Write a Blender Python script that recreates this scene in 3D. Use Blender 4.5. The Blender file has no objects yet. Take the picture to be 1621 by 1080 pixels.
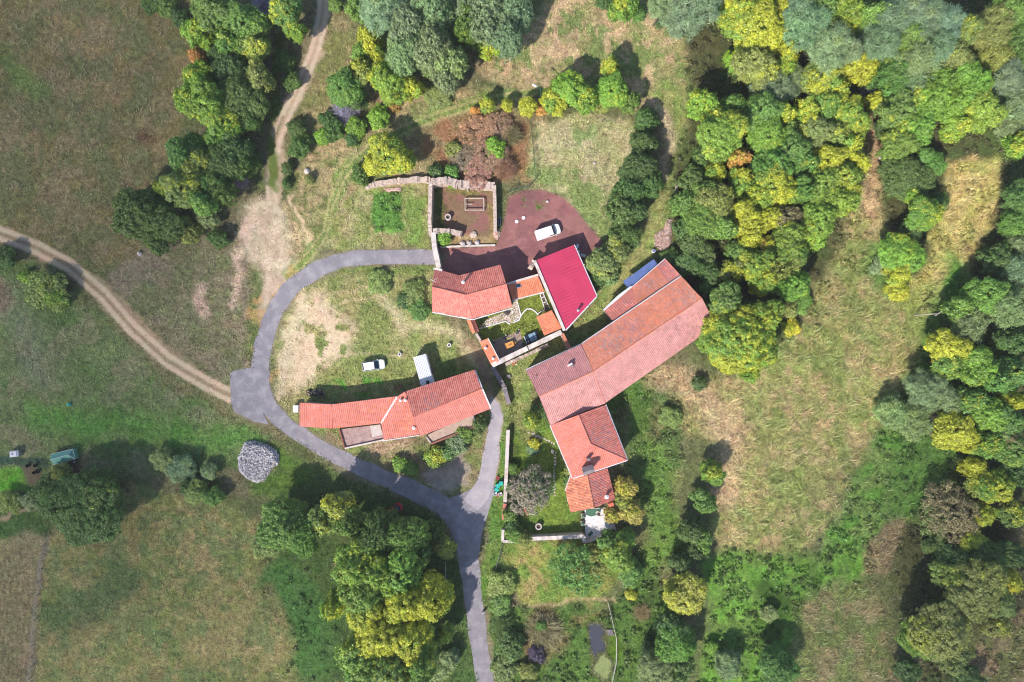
import bpy, math, random
import numpy as np
from mathutils import Vector

# ------------------------------------------------------------------ camera, light, exposure
sc = bpy.context.scene
H = 122.0                                  # the drone's height over the hamlet, metres
cam_d = bpy.data.cameras.new("drone_camera")
cam_d.lens = 24.0; cam_d.sensor_width = 36.0; cam_d.clip_start = 1.0; cam_d.clip_end = 6000.0
cam = bpy.data.objects.new("drone_camera", cam_d); sc.collection.objects.link(cam)
cam.location = (0, 0, H); sc.camera = cam
SUN_EL, SUN_AZ = math.radians(42.0), math.radians(215.0)
to_sun = Vector((math.sin(SUN_AZ)*math.cos(SUN_EL), math.cos(SUN_AZ)*math.cos(SUN_EL), math.sin(SUN_EL)))
w = bpy.data.worlds.new("World"); sc.world = w; w.use_nodes = True
sky = w.node_tree.nodes.new("ShaderNodeTexSky"); sky.sky_type = 'NISHITA'; sky.sun_disc = False
sky.sun_elevation = SUN_EL; sky.sun_rotation = SUN_AZ; sky.altitude = 600
bg = w.node_tree.nodes["Background"]; bg.inputs[1].default_value = 0.145
w.node_tree.links.new(sky.outputs[0], bg.inputs[0])
sun_d = bpy.data.lights.new("sun", 'SUN'); sun_d.energy = 4.5; sun_d.angle = math.radians(0.6); sun_d.color = (1.0, 0.95, 0.88)
sun = bpy.data.objects.new("sun", sun_d); sc.collection.objects.link(sun)
sun.rotation_euler = (-to_sun).to_track_quat('-Z', 'Y').to_euler()
sc.view_settings.view_transform = 'Standard'; sc.view_settings.look = 'None'
sc.view_settings.exposure = 0.56; sc.view_settings.gamma = 1.0
sc.render.engine = 'CYCLES'
sc.cycles.max_bounces = 6; sc.cycles.diffuse_bounces = 4; sc.cycles.glossy_bounces = 2
sc.cycles.transparent_max_bounces = 24; sc.cycles.transmission_bounces = 2
sc.cycles.use_denoising = True; sc.cycles.filter_width = 1.1

# ------------------------------------------------------------------ helpers
S = 183.0/1621.0                            # metres on the ground per photo pixel
KEXP = 1.55                                 # what a white sunlit floor would show, to turn seen colours into albedo
rng = np.random.default_rng(7); random.seed(7)
C = sc.collection
def P(px, py, h=0.0):
    f = S*(1-h/H)
    return Vector(((px-810.5)*f, (540-py)*f, h))
def lin(c):
    c = np.asarray(c, float)/255.0
    return np.where(c <= .04045, c/12.92, ((c+.055)/1.055)**2.4)
def alb(r, g, b):                           # seen sRGB in sunlight -> albedo
    return tuple(np.clip(lin((r, g, b))/KEXP, 0, .85))

_T = np.random.default_rng(3).random((256, 256))
def vnoise(x, y, s, seed=0):
    x = np.asarray(x, float)/s + seed*17.31; y = np.asarray(y, float)/s + seed*9.73
    xi = np.floor(x).astype(int); yi = np.floor(y).astype(int); fx = x-xi; fy = y-yi
    fx = fx*fx*(3-2*fx); fy = fy*fy*(3-2*fy)
    a = _T[xi & 255, yi & 255]; b = _T[(xi+1) & 255, yi & 255]; c = _T[xi & 255, (yi+1) & 255]; d = _T[(xi+1) & 255, (yi+1) & 255]
    return (a*(1-fx)+b*fx)*(1-fy)+(c*(1-fx)+d*fx)*fy
def fbm(x, y, s, seed=0, o=4):
    t = 0; a = .5
    for k in range(o):
        t = t + a*vnoise(x, y, s/2**k, seed+k*3); a *= .5
    return t/(1-.5**o)
def sstep(a, b, x):
    t = np.clip((x-a)/(b-a), 0, 1); return t*t*(3-2*t)

def mesh_np(name, V, F, col=None, nper=4, alpha=None):
    """V (n,3); F (m,nper) ints; col (n,3) per point"""
    me = bpy.data.meshes.new(name); V = np.asarray(V, np.float32); F = np.asarray(F, np.int32)
    me.vertices.add(len(V)); me.vertices.foreach_set("co", V.ravel())
    me.loops.add(F.size); me.loops.foreach_set("vertex_index", F.ravel())
    me.polygons.add(len(F)); me.polygons.foreach_set("loop_start", np.arange(0, F.size, nper, dtype=np.int32))
    me.polygons.foreach_set("loop_total", np.full(len(F), nper, np.int32))
    if col is not None:
        at = me.color_attributes.new("Col", 'FLOAT_COLOR', 'POINT')
        at.data.foreach_set("color", np.concatenate([col, np.ones((len(col), 1)) if alpha is None else alpha.reshape(-1, 1)], 1).astype(np.float32).ravel())
    me.update(calc_edges=True); return me

class MB:
    """collects faces (each with a colour) for ONE mesh"""
    def __init__(s): s.v = []; s.f = []; s.c = []
    def face(s, pts, c=None):
        i = len(s.v); s.v += [tuple(p) for p in pts]; s.f.append(tuple(range(i, i+len(pts)))); s.c.append(c or (1, 1, 1)); return s
    def shell(s, pts, faces, c=None):
        i = len(s.v); s.v += [tuple(p) for p in pts]
        for f in faces: s.f.append(tuple(i+k for k in f)); s.c.append(c or (1, 1, 1))
        return s
    def prism(s, bot, top, c=None):
        n = len(bot); pts = list(bot)+list(top)
        fs = [tuple(range(n))[::-1], tuple(range(n, 2*n))]+[(k, (k+1) % n, n+(k+1) % n, n+k) for k in range(n)]
        return s.shell(pts, fs, c)
    def box(s, cx, cy, cz, lx, ly, lz, rot=0, c=None, bev=0.0):
        ca, sa = math.cos(rot), math.sin(rot); q = []
        hx, hy, hz = lx/2, ly/2, lz/2
        def ring(dx, dy, z):
            return [(cx+a*ca-b*sa, cy+a*sa+b*ca, z) for a, b in ((-dx, -dy), (dx, -dy), (dx, dy), (-dx, dy))]
        if bev <= 0: return s.prism(ring(hx, hy, cz-hz), ring(hx, hy, cz+hz), c)
        r = [ring(hx, hy, cz-hz), ring(hx, hy, cz+hz-bev), ring(hx-bev, hy-bev, cz+hz)]
        pts = sum(r, []); fs = [(3, 2, 1, 0), (8, 9, 10, 11)]
        for b in (0, 4): fs += [(b+k, b+(k+1) % 4, b+4+(k+1) % 4, b+4+k) for k in range(4)]
        return s.shell(pts, fs, c)
    def tube(s, a, b, r0, r1=None, n=8, c=None, caps=True):
        a = Vector(a); b = Vector(b); r1 = r0 if r1 is None else r1
        d = (b-a).normalized(); u = d.orthogonal().normalized(); v = d.cross(u)
        A = [a+(u*math.cos(t)+v*math.sin(t))*r0 for t in [2*math.pi*k/n for k in range(n)]]
        B = [b+(u*math.cos(t)+v*math.sin(t))*r1 for t in [2*math.pi*k/n for k in range(n)]]
        fs = [(k, (k+1) % n, n+(k+1) % n, n+k) for k in range(n)]
        if caps: fs += [tuple(range(n))[::-1], tuple(range(n, 2*n))]
        return s.shell(A+B, fs, c)
    def path(s, pts, r, n=6, c=None):
        for a, b in zip(pts[:-1], pts[1:]): s.tube(a, b, r, r, n, c)
        return s
    def lathe(s, prof, cx=0, cy=0, cz=0, n=20, c=None, close=True):
        pts = [(cx+r*math.cos(2*math.pi*k/n), cy+r*math.sin(2*math.pi*k/n), cz+z) for r, z in prof for k in range(n)]
        fs = []
        for j in range(len(prof)-1):
            fs += [(j*n+k, j*n+(k+1) % n, (j+1)*n+(k+1) % n, (j+1)*n+k) for k in range(n)]
        if close: fs += [tuple(range(n))[::-1], tuple(range((len(prof)-1)*n, len(prof)*n))]
        return s.shell(pts, fs, c)
    def build(s, name, m, parent=None, smooth=False):
        me = bpy.data.meshes.new(name); me.from_pydata(s.v, [], s.f); 
        at = me.color_attributes.new("Col", 'FLOAT_COLOR', 'CORNER')
        cc = []
        for f, c in zip(s.f, s.c): cc += [(c[0], c[1], c[2], 1.0)]*len(f)
        at.data.foreach_set("color", np.asarray(cc, np.float32).ravel())
        if smooth: me.polygons.foreach_set("use_smooth", np.ones(len(me.polygons), bool))
        me.update(); return link(name, me, m, parent)

def link(name, me, m, parent=None):
    if m is not None: me.materials.append(m)
    o = bpy.data.objects.new(name, me); C.objects.link(o)
    if parent is not None: o.parent = parent; o.matrix_parent_inverse = parent.matrix_world.inverted() if False else o.matrix_parent_inverse
    return o
def tag(o, label=None, cat=None, group=None, kind=None):
    if label: o["label"] = label
    if cat: o["category"] = cat
    if group: o["group"] = group
    if kind: o["kind"] = kind
    return o
def thing(name, label, cat, group=None, loc=(0, 0, 0), rot=0.0):
    o = bpy.data.objects.new(name, None); C.objects.link(o); o.empty_display_size = .3
    o.location = loc; o.rotation_euler = (0, 0, rot)
    return tag(o, label, cat, group)
def copy_tree(o, parent=None):
    c = o.copy(); C.objects.link(c); c.parent = parent
    for ch in o.children: copy_tree(ch, c)
    return c

# ------------------------------------------------------------------ materials
def mat(name, col=(.5, .5, .5), rough=.85, var=.2, scale=3.0, fine=0.0, fscale=30.0, bump=0.0, bscale=20.0, metal=0.0, attr=False, spec=.25, tint=None, tscale=1.2, mod=False):
    m = bpy.data.materials.new(name); m.use_nodes = True; nt = m.node_tree; N, L = nt.nodes, nt.links
    b = N["Principled BSDF"]; b.inputs["Roughness"].default_value = rough; b.inputs["Metallic"].default_value = metal
    b.inputs["Specular IOR Level"].default_value = spec
    g = N.new("ShaderNodeNewGeometry")
    def noise(s, det=5.0):
        n = N.new("ShaderNodeTexNoise"); n.inputs["Scale"].default_value = s; n.inputs["Detail"].default_value = det
        L.new(g.outputs["Position"], n.inputs["Vector"]); return n
    if attr:
        a = N.new("ShaderNodeAttribute"); a.attribute_name = "Col"; base = a.outputs["Color"]
    else:
        r = N.new("ShaderNodeRGB"); r.outputs[0].default_value = (*col, 1); base = r.outputs[0]
    def mul(base, n, amt):
        mr = N.new("ShaderNodeMapRange"); mr.inputs[1].default_value = .3; mr.inputs[2].default_value = .7
        mr.inputs[3].default_value = 1-amt; mr.inputs[4].default_value = 1+amt; L.new(n.outputs["Fac"], mr.inputs[0])
        v = N.new("ShaderNodeVectorMath"); v.operation = 'SCALE'; L.new(base, v.inputs[0]); src = mr.outputs[0]
        if mod:                                  # the mesh's alpha says how rough this cover is
            mm = N.new("ShaderNodeMix"); L.new(a.outputs["Alpha"], mm.inputs[0]); mm.inputs[2].default_value = 1.0; L.new(src, mm.inputs[3]); src = mm.outputs[0]
        L.new(src, v.inputs["Scale"])
        return v.outputs[0]
    if tint is not None:
        n = noise(tscale, 6); mr = N.new("ShaderNodeMapRange"); mr.inputs[1].default_value = .45; mr.inputs[2].default_value = .68
        L.new(n.outputs["Fac"], mr.inputs[0]); mx = N.new("ShaderNodeMix"); mx.data_type = 'RGBA'
        L.new(mr.outputs[0], mx.inputs[0]); L.new(base, mx.inputs[6]); mx.inputs[7].default_value = (*tint, 1); base = mx.outputs[2]
    if var: base = mul(base, noise(scale), var)
    if fine: base = mul(base, noise(fscale, 3), fine)
    L.new(base, b.inputs["Base Color"])
    if bump:
        n = noise(bscale); bp = N.new("ShaderNodeBump"); bp.inputs["Strength"].default_value = bump; bp.inputs["Distance"].default_value = .05
        L.new(n.outputs["Fac"], bp.inputs["Height"]); L.new(bp.outputs[0], b.inputs["Normal"])
    return m

def leaf_mat(name, objcol=True, trans=.3):
    m = bpy.data.materials.new(name); m.use_nodes = True; nt = m.node_tree; N, L = nt.nodes, nt.links
    N.remove(N["Principled BSDF"]); out = N["Material Output"]
    a = N.new("ShaderNodeAttribute"); a.attribute_name = "Col"
    if objcol:
        sp = N.new("ShaderNodeSeparateColor"); L.new(a.outputs["Color"], sp.inputs[0])
        oi = N.new("ShaderNodeObjectInfo")
        sub = N.new("ShaderNodeMath"); sub.operation = 'SUBTRACT'; L.new(oi.outputs["Alpha"], sub.inputs[0]); L.new(sp.outputs[0], sub.inputs[1])
        mr = N.new("ShaderNodeMapRange"); mr.inputs[1].default_value = -.12; mr.inputs[2].default_value = .12; L.new(sub.outputs[0], mr.inputs[0])
        mx = N.new("ShaderNodeMix"); mx.data_type = 'RGBA'; L.new(mr.outputs[0], mx.inputs[0]); L.new(oi.outputs["Color"], mx.inputs[6])
        mx.inputs[7].default_value = (.50, .52, .045, 1)
        v = N.new("ShaderNodeVectorMath"); v.operation = 'SCALE'; L.new(mx.outputs[2], v.inputs[0]); 
        k = N.new("ShaderNodeMath"); k.operation = 'MULTIPLY'; L.new(sp.outputs[1], k.inputs[0]); k.inputs[1].default_value = 2.0
        L.new(k.outputs[0], v.inputs["Scale"]); base = v.outputs[0]
    else: base = a.outputs["Color"]
    d = N.new("ShaderNodeBsdfDiffuse"); t = N.new("ShaderNodeBsdfTranslucent"); ms = N.new("ShaderNodeMixShader"); ms.inputs[0].default_value = trans
    L.new(base, d.inputs[0]); L.new(base, t.inputs[0]); L.new(d.outputs[0], ms.inputs[1]); L.new(t.outputs[0], ms.inputs[2])
    gl = N.new("ShaderNodeBsdfGlossy"); gl.inputs["Roughness"].default_value = .5; gl.inputs[0].default_value = (1, 1, 1, 1)
    m2 = N.new("ShaderNodeMixShader"); m2.inputs[0].default_value = .03; L.new(ms.outputs[0], m2.inputs[1]); L.new(gl.outputs[0], m2.inputs[2])
    L.new(m2.outputs[0], out.inputs[0]); return m

MT = dict(
    leaf=leaf_mat("foliage", True, .33), grass=leaf_mat("grass_blades", False, .25), bark=mat("bark", (.13, .10, .075), bump=.6),
    twig=mat("grey_twigs", (.30, .27, .25), var=.3),
    tile=mat("clay_tile", attr=True, var=.12, scale=.8, fine=.10, fscale=9, rough=.8),
    oldtile=mat("lichened_tile", attr=True, var=.14, scale=.7, fine=.2, fscale=6, rough=.9),
    metalred=mat("crimson_sheet", alb(228, 70, 108), rough=.5, var=.10, scale=.35, fine=.05, fscale=3, spec=.4),
    bluesheet=mat("blue_sheet", alb(120, 140, 195), rough=.5, var=.12, scale=1.0),
    render=mat("pale_render", alb(246, 232, 224), var=.12, scale=1.2, fine=.1, fscale=14, bump=.2, tint=alb(205, 185, 172)),
    oldwall=mat("old_wall", alb(206, 186, 172), var=.25, scale=1.8, fine=.25, fscale=8, bump=.5, tint=alb(150, 130, 118)),
    stone=mat("rubble_stone", alb(238, 214, 198), var=.3, scale=2.5, fine=.35, fscale=7, bump=1.0, bscale=6, tint=alb(165, 140, 128), tscale=2.5),
    greywall=mat("grey_wall", alb(150, 138, 142), var=.25, scale=1.5, fine=.25, fscale=8, bump=.5),
    asphalt=mat("asphalt", alb(158, 151, 157), var=.10, scale=.3, fine=.14, fscale=5, rough=.9, bump=.1, tint=alb(178, 170, 174), tscale=.6),
    asphalt2=mat("worn_asphalt", alb(188, 178, 184), var=.08, scale=.5, fine=.12, fscale=7, rough=.9, tint=alb(205, 192, 192), tscale=.6),
    paint=mat("white_paint", (.8, .8, .8), rough=.3, var=.02, spec=.5), red=mat("red_paint", (.5, .012, .015), rough=.3, var=.05, spec=.5),
    glass=mat("dark_glass", (.012, .025, .05), rough=.12, var=0, spec=.3), rubber=mat("tyre_rubber", (.02, .02, .02), var=.1), black=mat("black_plastic", (.015, .015, .018), rough=.5),
    lamp=mat("headlamp_glass", (.6, .6, .62), rough=.15, var=0, spec=.6),
    white=mat("white_lacquer", alb(250, 244, 244), rough=.5, var=.06), caravan=mat("white_sheet_roof", (.66, .66, .69), rough=.45, var=.05, scale=.8),
    steel=mat("grey_steel", (.32, .33, .35), rough=.45, var=.1, metal=.6), lightsteel=mat("pale_metal", (.6, .6, .63), rough=.5, var=.1),
    wood=mat("weathered_wood", (.42, .36, .30), var=.25, scale=4, fine=.2), redwood=mat("red_brown_wood", (.25, .10, .07), var=.25, scale=4),
    orangewood=mat("orange_wood", alb(250, 178, 98), var=.12, scale=3), terracotta=mat("terracotta", alb(235, 130, 100), var=.2, scale=2),
    concrete=mat("concrete", alb(228, 212, 206), var=.15, scale=3, fine=.15), patio=mat("pink_paving", alb(196, 164, 158), var=.15, scale=1.5, fine=.2, fscale=5, tint=alb(170, 135, 132)),
    patio2=mat("beige_paving", alb(206, 178, 160), var=.12, scale=1.0, fine=.15, fscale=4), whitepave=mat("white_paving", alb(252, 244, 246), var=.08, scale=2),
    teal=mat("teal_plastic", alb(60, 200, 185), rough=.45, var=.05), greenfilm=mat("green_polythene", alb(112, 178, 158), rough=.4, var=.12, scale=1.5, spec=.4),
    darkgreen=mat("green_wire", (.03, .10, .06), rough=.5), pot=mat("dark_pot", (.06, .05, .055), var=.2), orange=mat("orange_plastic", (.6, .13, .04), rough=.4),
    pink=mat("pink_plastic", (.6, .08, .12), rough=.4), greyblue=mat("grey_blue_glazing", (.18, .28, .36), rough=.12, var=.1, spec=.6),
    log=mat("heap_pieces", attr=True, var=.15, scale=3, fine=.2, fscale=12),
    greencloth=mat("dark_green_cloth", (.06, .14, .09), var=.15), soil=mat("bed_soil", (.10, .075, .05), var=.3, scale=4),
)
# ------------------------------------------------------------------ the ground: one sheet, ground cover mapped by zones (photo pixels at ground level)
STEP = 2.2
gx = np.arange(-130, 1752, STEP); gy = np.arange(-130, 1212, STEP)
GX, GY = np.meshgrid(gx, gy)
n1 = fbm(GX, GY, 60, 1)-.5; n2 = fbm(GX, GY, 60, 2)-.5; n3 = fbm(GX, GY, 14, 3)-.5; n4 = fbm(GX, GY, 14, 4)-.5
WX = GX+n1*26+n3*14; WY = GY+n2*26+n4*14       # wandering edges for natural borders
COL = np.zeros(GX.shape+(3,)); TUFT = np.ones(GX.shape); TALL = np.zeros(GX.shape); COVER = np.zeros(GX.shape)
def A(*c): return np.array(alb(*c))
def sdf_poly(pts, X, Y):
    d = np.full(X.shape, 1e9); ins = np.zeros(X.shape, bool); n = len(pts)
    for i in range(n):
        x0, y0 = pts[i]; x1, y1 = pts[(i+1) % n]; ex, ey = x1-x0, y1-y0
        t = np.clip(((X-x0)*ex+(Y-y0)*ey)/(ex*ex+ey*ey+1e-9), 0, 1)
        d = np.minimum(d, (X-x0-t*ex)**2+(Y-y0-t*ey)**2)
        if y0 != y1:
            ins ^= ((y0 > Y) != (y1 > Y)) & (X < (x1-x0)*(Y-y0)/(y1-y0)+x0)
    d = np.sqrt(d); return np.where(ins, -d, d)
def sdf_line(pts, X, Y):
    d = np.full(X.shape, 1e9)
    for (x0, y0), (x1, y1) in zip(pts[:-1], pts[1:]):
        ex, ey = x1-x0, y1-y0; t = np.clip(((X-x0)*ex+(Y-y0)*ey)/(ex*ex+ey*ey+1e-9), 0, 1)
        d = np.minimum(d, (X-x0-t*ex)**2+(Y-y0-t*ey)**2)
    return np.sqrt(d)
def paint(pts, col=None, f=8, a=1.0, warp=True, line=None, patch=None, tuft=None, tall=None, cover=None, col2=None, ps=30):
    xs = [p[0] for p in pts]; ys = [p[1] for p in pts]; m = 45+(line or 0)+f
    i0, i1 = np.searchsorted(gy, [min(ys)-m, max(ys)+m]); j0, j1 = np.searchsorted(gx, [min(xs)-m, max(xs)+m])
    s = np.s_[i0:i1, j0:j1]
    X, Y = (WX[s], WY[s]) if warp else (GX[s], GY[s])
    d = sdf_poly(pts, X, Y) if line is None else sdf_line(pts, X, Y)-line
    k = a*(1-sstep(-f, f, d))
    if patch is not None:                        # broken up into patches: patch = share covered
        nz = fbm(GX[s], GY[s], ps, int(abs(xs[0])) % 50+5); k = k*sstep(.62-patch*.3, .70-patch*.3, nz)
    if col is not None:
        c = A(*col)*np.ones(X.shape+(1,))
        if col2 is not None:
            nz = sstep(.36, .64, fbm(GX[s], GY[s], ps, int(abs(ys[0])) % 40+60))[..., None]; c = c*(1-nz)+A(*col2)*nz
        COL[s] = COL[s]*(1-k[..., None])+c*k[..., None]
    for arr, val in ((TUFT, tuft), (TALL, tall), (COVER, cover)):
        if val is not None: arr[s] = arr[s]*(1-k)+val*k
big = [(-200, -200), (1800, -200), (1800, 1300), (-200, 1300)]
paint(big, (122, 116, 88), col2=(104, 110, 72), ps=50)
# left: fields and lawns
TLF = [(-200, -200), (300, -200), (335, 0), (300, 130), (275, 250), (205, 330), (235, 400), (160, 440), (0, 365), (-200, 320)]
paint(TLF, (140, 123, 88), col2=(122, 114, 78), ps=70)
paint(TLF, (140, 124, 100), patch=.5, ps=22, a=.5, f=4); paint(TLF, (104, 112, 74), patch=.35, ps=30, a=.55)
paint([(30, 120), (60, 140)], (114, 134, 74), line=16, f=12, a=.8); paint([(228, 208), (238, 212)], (98, 66, 52), line=9, f=9, a=.7)
paint([(0, 80), (15, 110)], (96, 116, 60), line=14, f=10, a=.6)
MID = [(235, 390), (330, 370), (405, 330), (425, 470), (395, 585), (360, 600), (260, 545), (160, 440)]
paint(MID, (140, 126, 106), col2=(122, 122, 88), ps=36); paint(MID, (134, 120, 104), patch=.35, ps=14, a=.4)
paint([(318, 450), (312, 470), (322, 488)], (188, 160, 146), line=9, f=6); paint([(374, 400), (380, 440), (372, 480)], (192, 166, 150), line=7, f=6)
paint([(405, 400), (412, 470), (395, 560)], (98, 116, 62), line=9, f=8, a=.8)
LAWN = [(-200, 380), (50, 415), (165, 505), (255, 605), (365, 665), (440, 700), (385, 745), (250, 750), (100, 770), (-200, 770)]
paint(LAWN, (116, 126, 84), col2=(98, 120, 70), ps=60); paint(LAWN, (138, 132, 104), patch=.35, ps=26, a=.6)
paint([(0, 470), (50, 520), (60, 590)], (138, 136, 114), line=24, f=26, a=.6)
paint([(60, 660), (200, 665), (320, 690), (400, 700)], (94, 142, 62), line=22, f=20, a=.75)
paint([(0, 455), (8, 480)], (140, 112, 98), line=9, f=8, a=.8)
paint([(180, 505), (270, 600), (380, 662), (455, 695)], (134, 124, 90), line=7, f=8, a=.6)
BLF = [(65, 850), (210, 770), (330, 790), (420, 825), (425, 900), (470, 1000), (485, 1200), (50, 1200)]
paint(BLF, (148, 138, 92), col2=(130, 134, 80), ps=60); paint(BLF, (164, 144, 108), patch=.45, ps=11, a=.45)
paint(BLF, (106, 126, 80), patch=.45, ps=18, a=.55)
paint([(90, 980), (150, 960), (190, 920)], (78, 102, 64), line=26, f=20, a=.7)
FLF = [(-200, 870), (70, 845), (50, 1200), (-200, 1200)]
paint(FLF, (142, 130, 98), f=3, warp=False)
for x in range(-10, 66, 9): paint([(x+4, 870), (x-8, 1100)], (98, 94, 68), line=2.2, f=2.5, a=.55)
paint([(40, 845), (50, 950), (38, 1060)], (152, 134, 108), patch=.5, ps=14, a=.7, line=9, f=4)
paint([(71, 845), (60, 960), (48, 1085)], (132, 122, 106), line=3, f=2.5, tuft=.3)
paint([(-100, 800), (65, 790), (70, 840), (-100, 870)], (78, 102, 56), f=8)
paint([(0, 822), (30, 816), (55, 805)], (158, 136, 114), line=4, f=3, tuft=0)
paint([(-50, 745), (40, 738), (40, 780), (-50, 775)], (96, 158, 48), f=5, col2=(110, 150, 60), ps=12); paint([(45, 735), (60, 760)], (112, 98, 82), line=12, f=6, tuft=.2)
paint([(-50, 722), (75, 722), (78, 736), (-50, 738)], (72, 92, 74), f=4); paint([(118, 725), (125, 745)], (100, 86, 76), line=10, f=6, tuft=.2)
VERGE = [(425, 830), (440, 740), (520, 738), (700, 815), (740, 880), (755, 1000), (780, 1200), (480, 1200), (470, 1000), (430, 900)]
paint(VERGE, (78, 100, 54), col2=(92, 106, 62), ps=40); paint([(440, 920), (500, 980), (490, 1040)], (78, 112, 58), line=34, f=16, cover=.25)
paint([(425, 935), (450, 985)], (140, 122, 90), line=9, f=8, a=.6)
paint([(440, 725), (480, 745), (410, 770)], (98, 124, 56), line=14, f=10)
# inside the road's loop
LOOP = [(440, 440), (490, 415), (560, 415), (690, 420), (700, 510), (780, 580), (780, 650), (660, 690), (480, 690), (440, 640), (425, 540)]
paint(LOOP, (154, 148, 102), col2=(134, 142, 86), ps=26)
paint([(446, 600), (446, 540), (470, 480), (500, 460), (530, 490), (560, 520), (560, 560), (510, 580), (470, 620)], (228, 198, 174), patch=.88, ps=18, f=14, tuft=.15, a=.92)
paint([(445, 620), (448, 540), (475, 470)], (218, 196, 170), line=8, f=9, a=.85, tuft=.2)
for wy in ([(452, 590), (470, 520), (520, 470), (600, 455)], [(460, 605), (482, 535), (530, 484), (610, 468)], [(470, 620), (540, 560), (640, 560)]): paint(wy, (196, 172, 144), line=1.8, f=2, a=.6)
paint([(600, 470), (640, 520), (720, 530), (770, 590)], (200, 182, 152), line=8, f=10, a=.7, tuft=.4)
paint([(500, 600), (640, 610), (660, 590), (600, 560)], (134, 140, 84), f=14, a=.8); paint([(540, 612), (600, 612)], (96, 150, 60), patch=.55, ps=12, line=14, f=8)
paint([(690, 560), (760, 590), (780, 640), (700, 640)], (112, 128, 70), f=8); paint([(745, 545), (772, 600), (780, 640)], (150, 122, 106), line=8, f=5, a=.8, tuft=.3)
paint([(480, 420), (560, 425), (680, 425)], (112, 130, 66), line=8, f=6, a=.7); paint([(455, 470), (485, 435)], (206, 164, 112), line=8, f=6, a=.7, tuft=.3)
paint([(660, 400), (690, 400)], (170, 150, 120), line=5, f=4, a=.5)
# between the row house and the road
FRONT = [(470, 660), (560, 690), (680, 705), (770, 660), (775, 720), (740, 775), (690, 775), (600, 740), (500, 695)]
paint(FRONT, (126, 136, 82), col2=(150, 132, 104), ps=24); paint([(590, 715), (640, 705)], (186, 158, 136), line=10, f=8, a=.7)
paint([(668, 752), (735, 722), (742, 768), (700, 782)], (176, 158, 148), f=6, col2=(158, 142, 136), ps=10, tuft=.1)
# hillside west and north of the ruin
HILL = [(455, 300), (500, 160), (600, 60), (720, 130), (860, 160), (850, 290), (700, 300), (560, 300), (520, 400), (440, 410)]
paint(HILL, (162, 146, 112), col2=(146, 140, 98), ps=30); paint(HILL, (178, 154, 122), patch=.3, ps=14, a=.7); paint(HILL, (104, 116, 64), patch=.3, ps=22, a=.7)
paint([(640, 220), (700, 180), (850, 180), (845, 290), (700, 290)], (152, 112, 84), f=14, col2=(140, 124, 92), ps=24)
paint([(500, 20), (540, 0), (600, 110), (520, 180), (460, 260)], (150, 136, 102), f=14, col2=(128, 128, 82), ps=24)
CLEAR = [(740, 110), (800, 80), (900, -30), (1090, 20), (1160, 20), (1170, 120), (1090, 170), (1000, 170), (850, 150)]
paint(CLEAR, (170, 152, 118), col2=(150, 146, 100), ps=34); paint(CLEAR, (116, 134, 78), patch=.4, ps=22, a=.8); paint(CLEAR, (196, 168, 138), patch=.2, ps=16, a=.8)
paint([(1110, 90), (1125, 120)], (214, 184, 160), line=12, f=8, tuft=.3); paint([(1025, 165), (1055, 175)], (204, 178, 150), line=7, f=6)
paint([(560, 300), (590, 295), (682, 290), (682, 392), (500, 398), (520, 350)], (166, 156, 116), f=6, col2=(140, 146, 88), ps=22)
paint([(645, 310), (672, 320), (668, 385), (648, 380)], (128, 150, 80), f=6)
paint([(590, 305), (638, 304), (638, 366), (588, 366)], (100, 142, 66), f=3, cover=.35)
for y in range(310, 366, 7): paint([(591, y), (636, y)], (82, 112, 56), line=1.6, f=1.5, warp=False, a=.6)
LAWNE = [(843, 195), (900, 188), (1003, 186), (1012, 215), (988, 300), (955, 372), (925, 350), (890, 315), (848, 298)]
paint(LAWNE, (180, 168, 134), col2=(164, 160, 116), ps=26, f=5); paint(LAWNE, (128, 146, 88), patch=.45, ps=26, a=.8)
paint([(850, 270), (930, 310), (955, 370)], (136, 150, 92), line=12, f=10, a=.7)
EASTP = [(1050, 150), (1085, 180), (1085, 260), (1060, 320), (1020, 390), (960, 470), (880, 580), (820, 600), (815, 690)]
paint(EASTP, (128, 146, 80), line=20, f=10, col2=(148, 148, 96), ps=16); paint([(1050, 180), (1064, 230), (1052, 280)], (196, 172, 148), line=8, f=8, a=.8)
paint([(1052, 330), (1010, 400), (950, 490)], (162, 156, 106), line=5, f=5, a=.6)
paint([(800, 590), (870, 580), (900, 560), (850, 520)], (132, 140, 82), f=8)
# right: meadows, woods, rough green
FLOOR = [(1080, 0), (1800, -200), (1800, 1200), (1500, 1200), (1420, 900), (1480, 620), (1470, 500), (1360, 250), (1380, 400), (1250, 540), (1140, 600), (1075, 470), (1060, 320), (1090, 150)]
paint(FLOOR, (86, 86, 58), col2=(84, 98, 56), ps=30, f=14, tuft=.4, cover=.6)
MEAD = [(1340, 250), (1396, 180), (1392, 330), (1430, 470), (1492, 480), (1440, 580), (1385, 680), (1330, 800), (1285, 872), (1150, 872), (1118, 830), (1150, 690), (1072, 690), (1070, 610), (1180, 590), (1255, 520), (1330, 400)]
paint(MEAD, (176, 158, 118), col2=(162, 152, 106), ps=26, f=12, tall=1, tuft=0); paint(MEAD, (144, 150, 90), patch=.62, ps=14, a=.7, f=10); paint(MEAD, (126, 142, 76), patch=.3, ps=30, a=.6, f=10)
paint([(1388, 180), (1385, 250), (1372, 330)], (190, 156, 130), line=12, f=8, a=.8)
paint([(1395, 395), (1388, 425), (1405, 455)], (112, 138, 76), line=22, f=14, cover=.5, tall=.3); paint([(1360, 250), (1345, 300)], (150, 140, 96), line=8, f=8)
MEAD2 = [(1495, 262), (1585, 248), (1582, 330), (1530, 420), (1470, 475), (1425, 480), (1470, 400)]
paint(MEAD2, (194, 174, 122), col2=(176, 168, 104), ps=22, f=8, tall=1, tuft=0); paint([(1430, 480), (1475, 455)], (144, 158, 84), line=12, f=10, a=.7)
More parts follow.
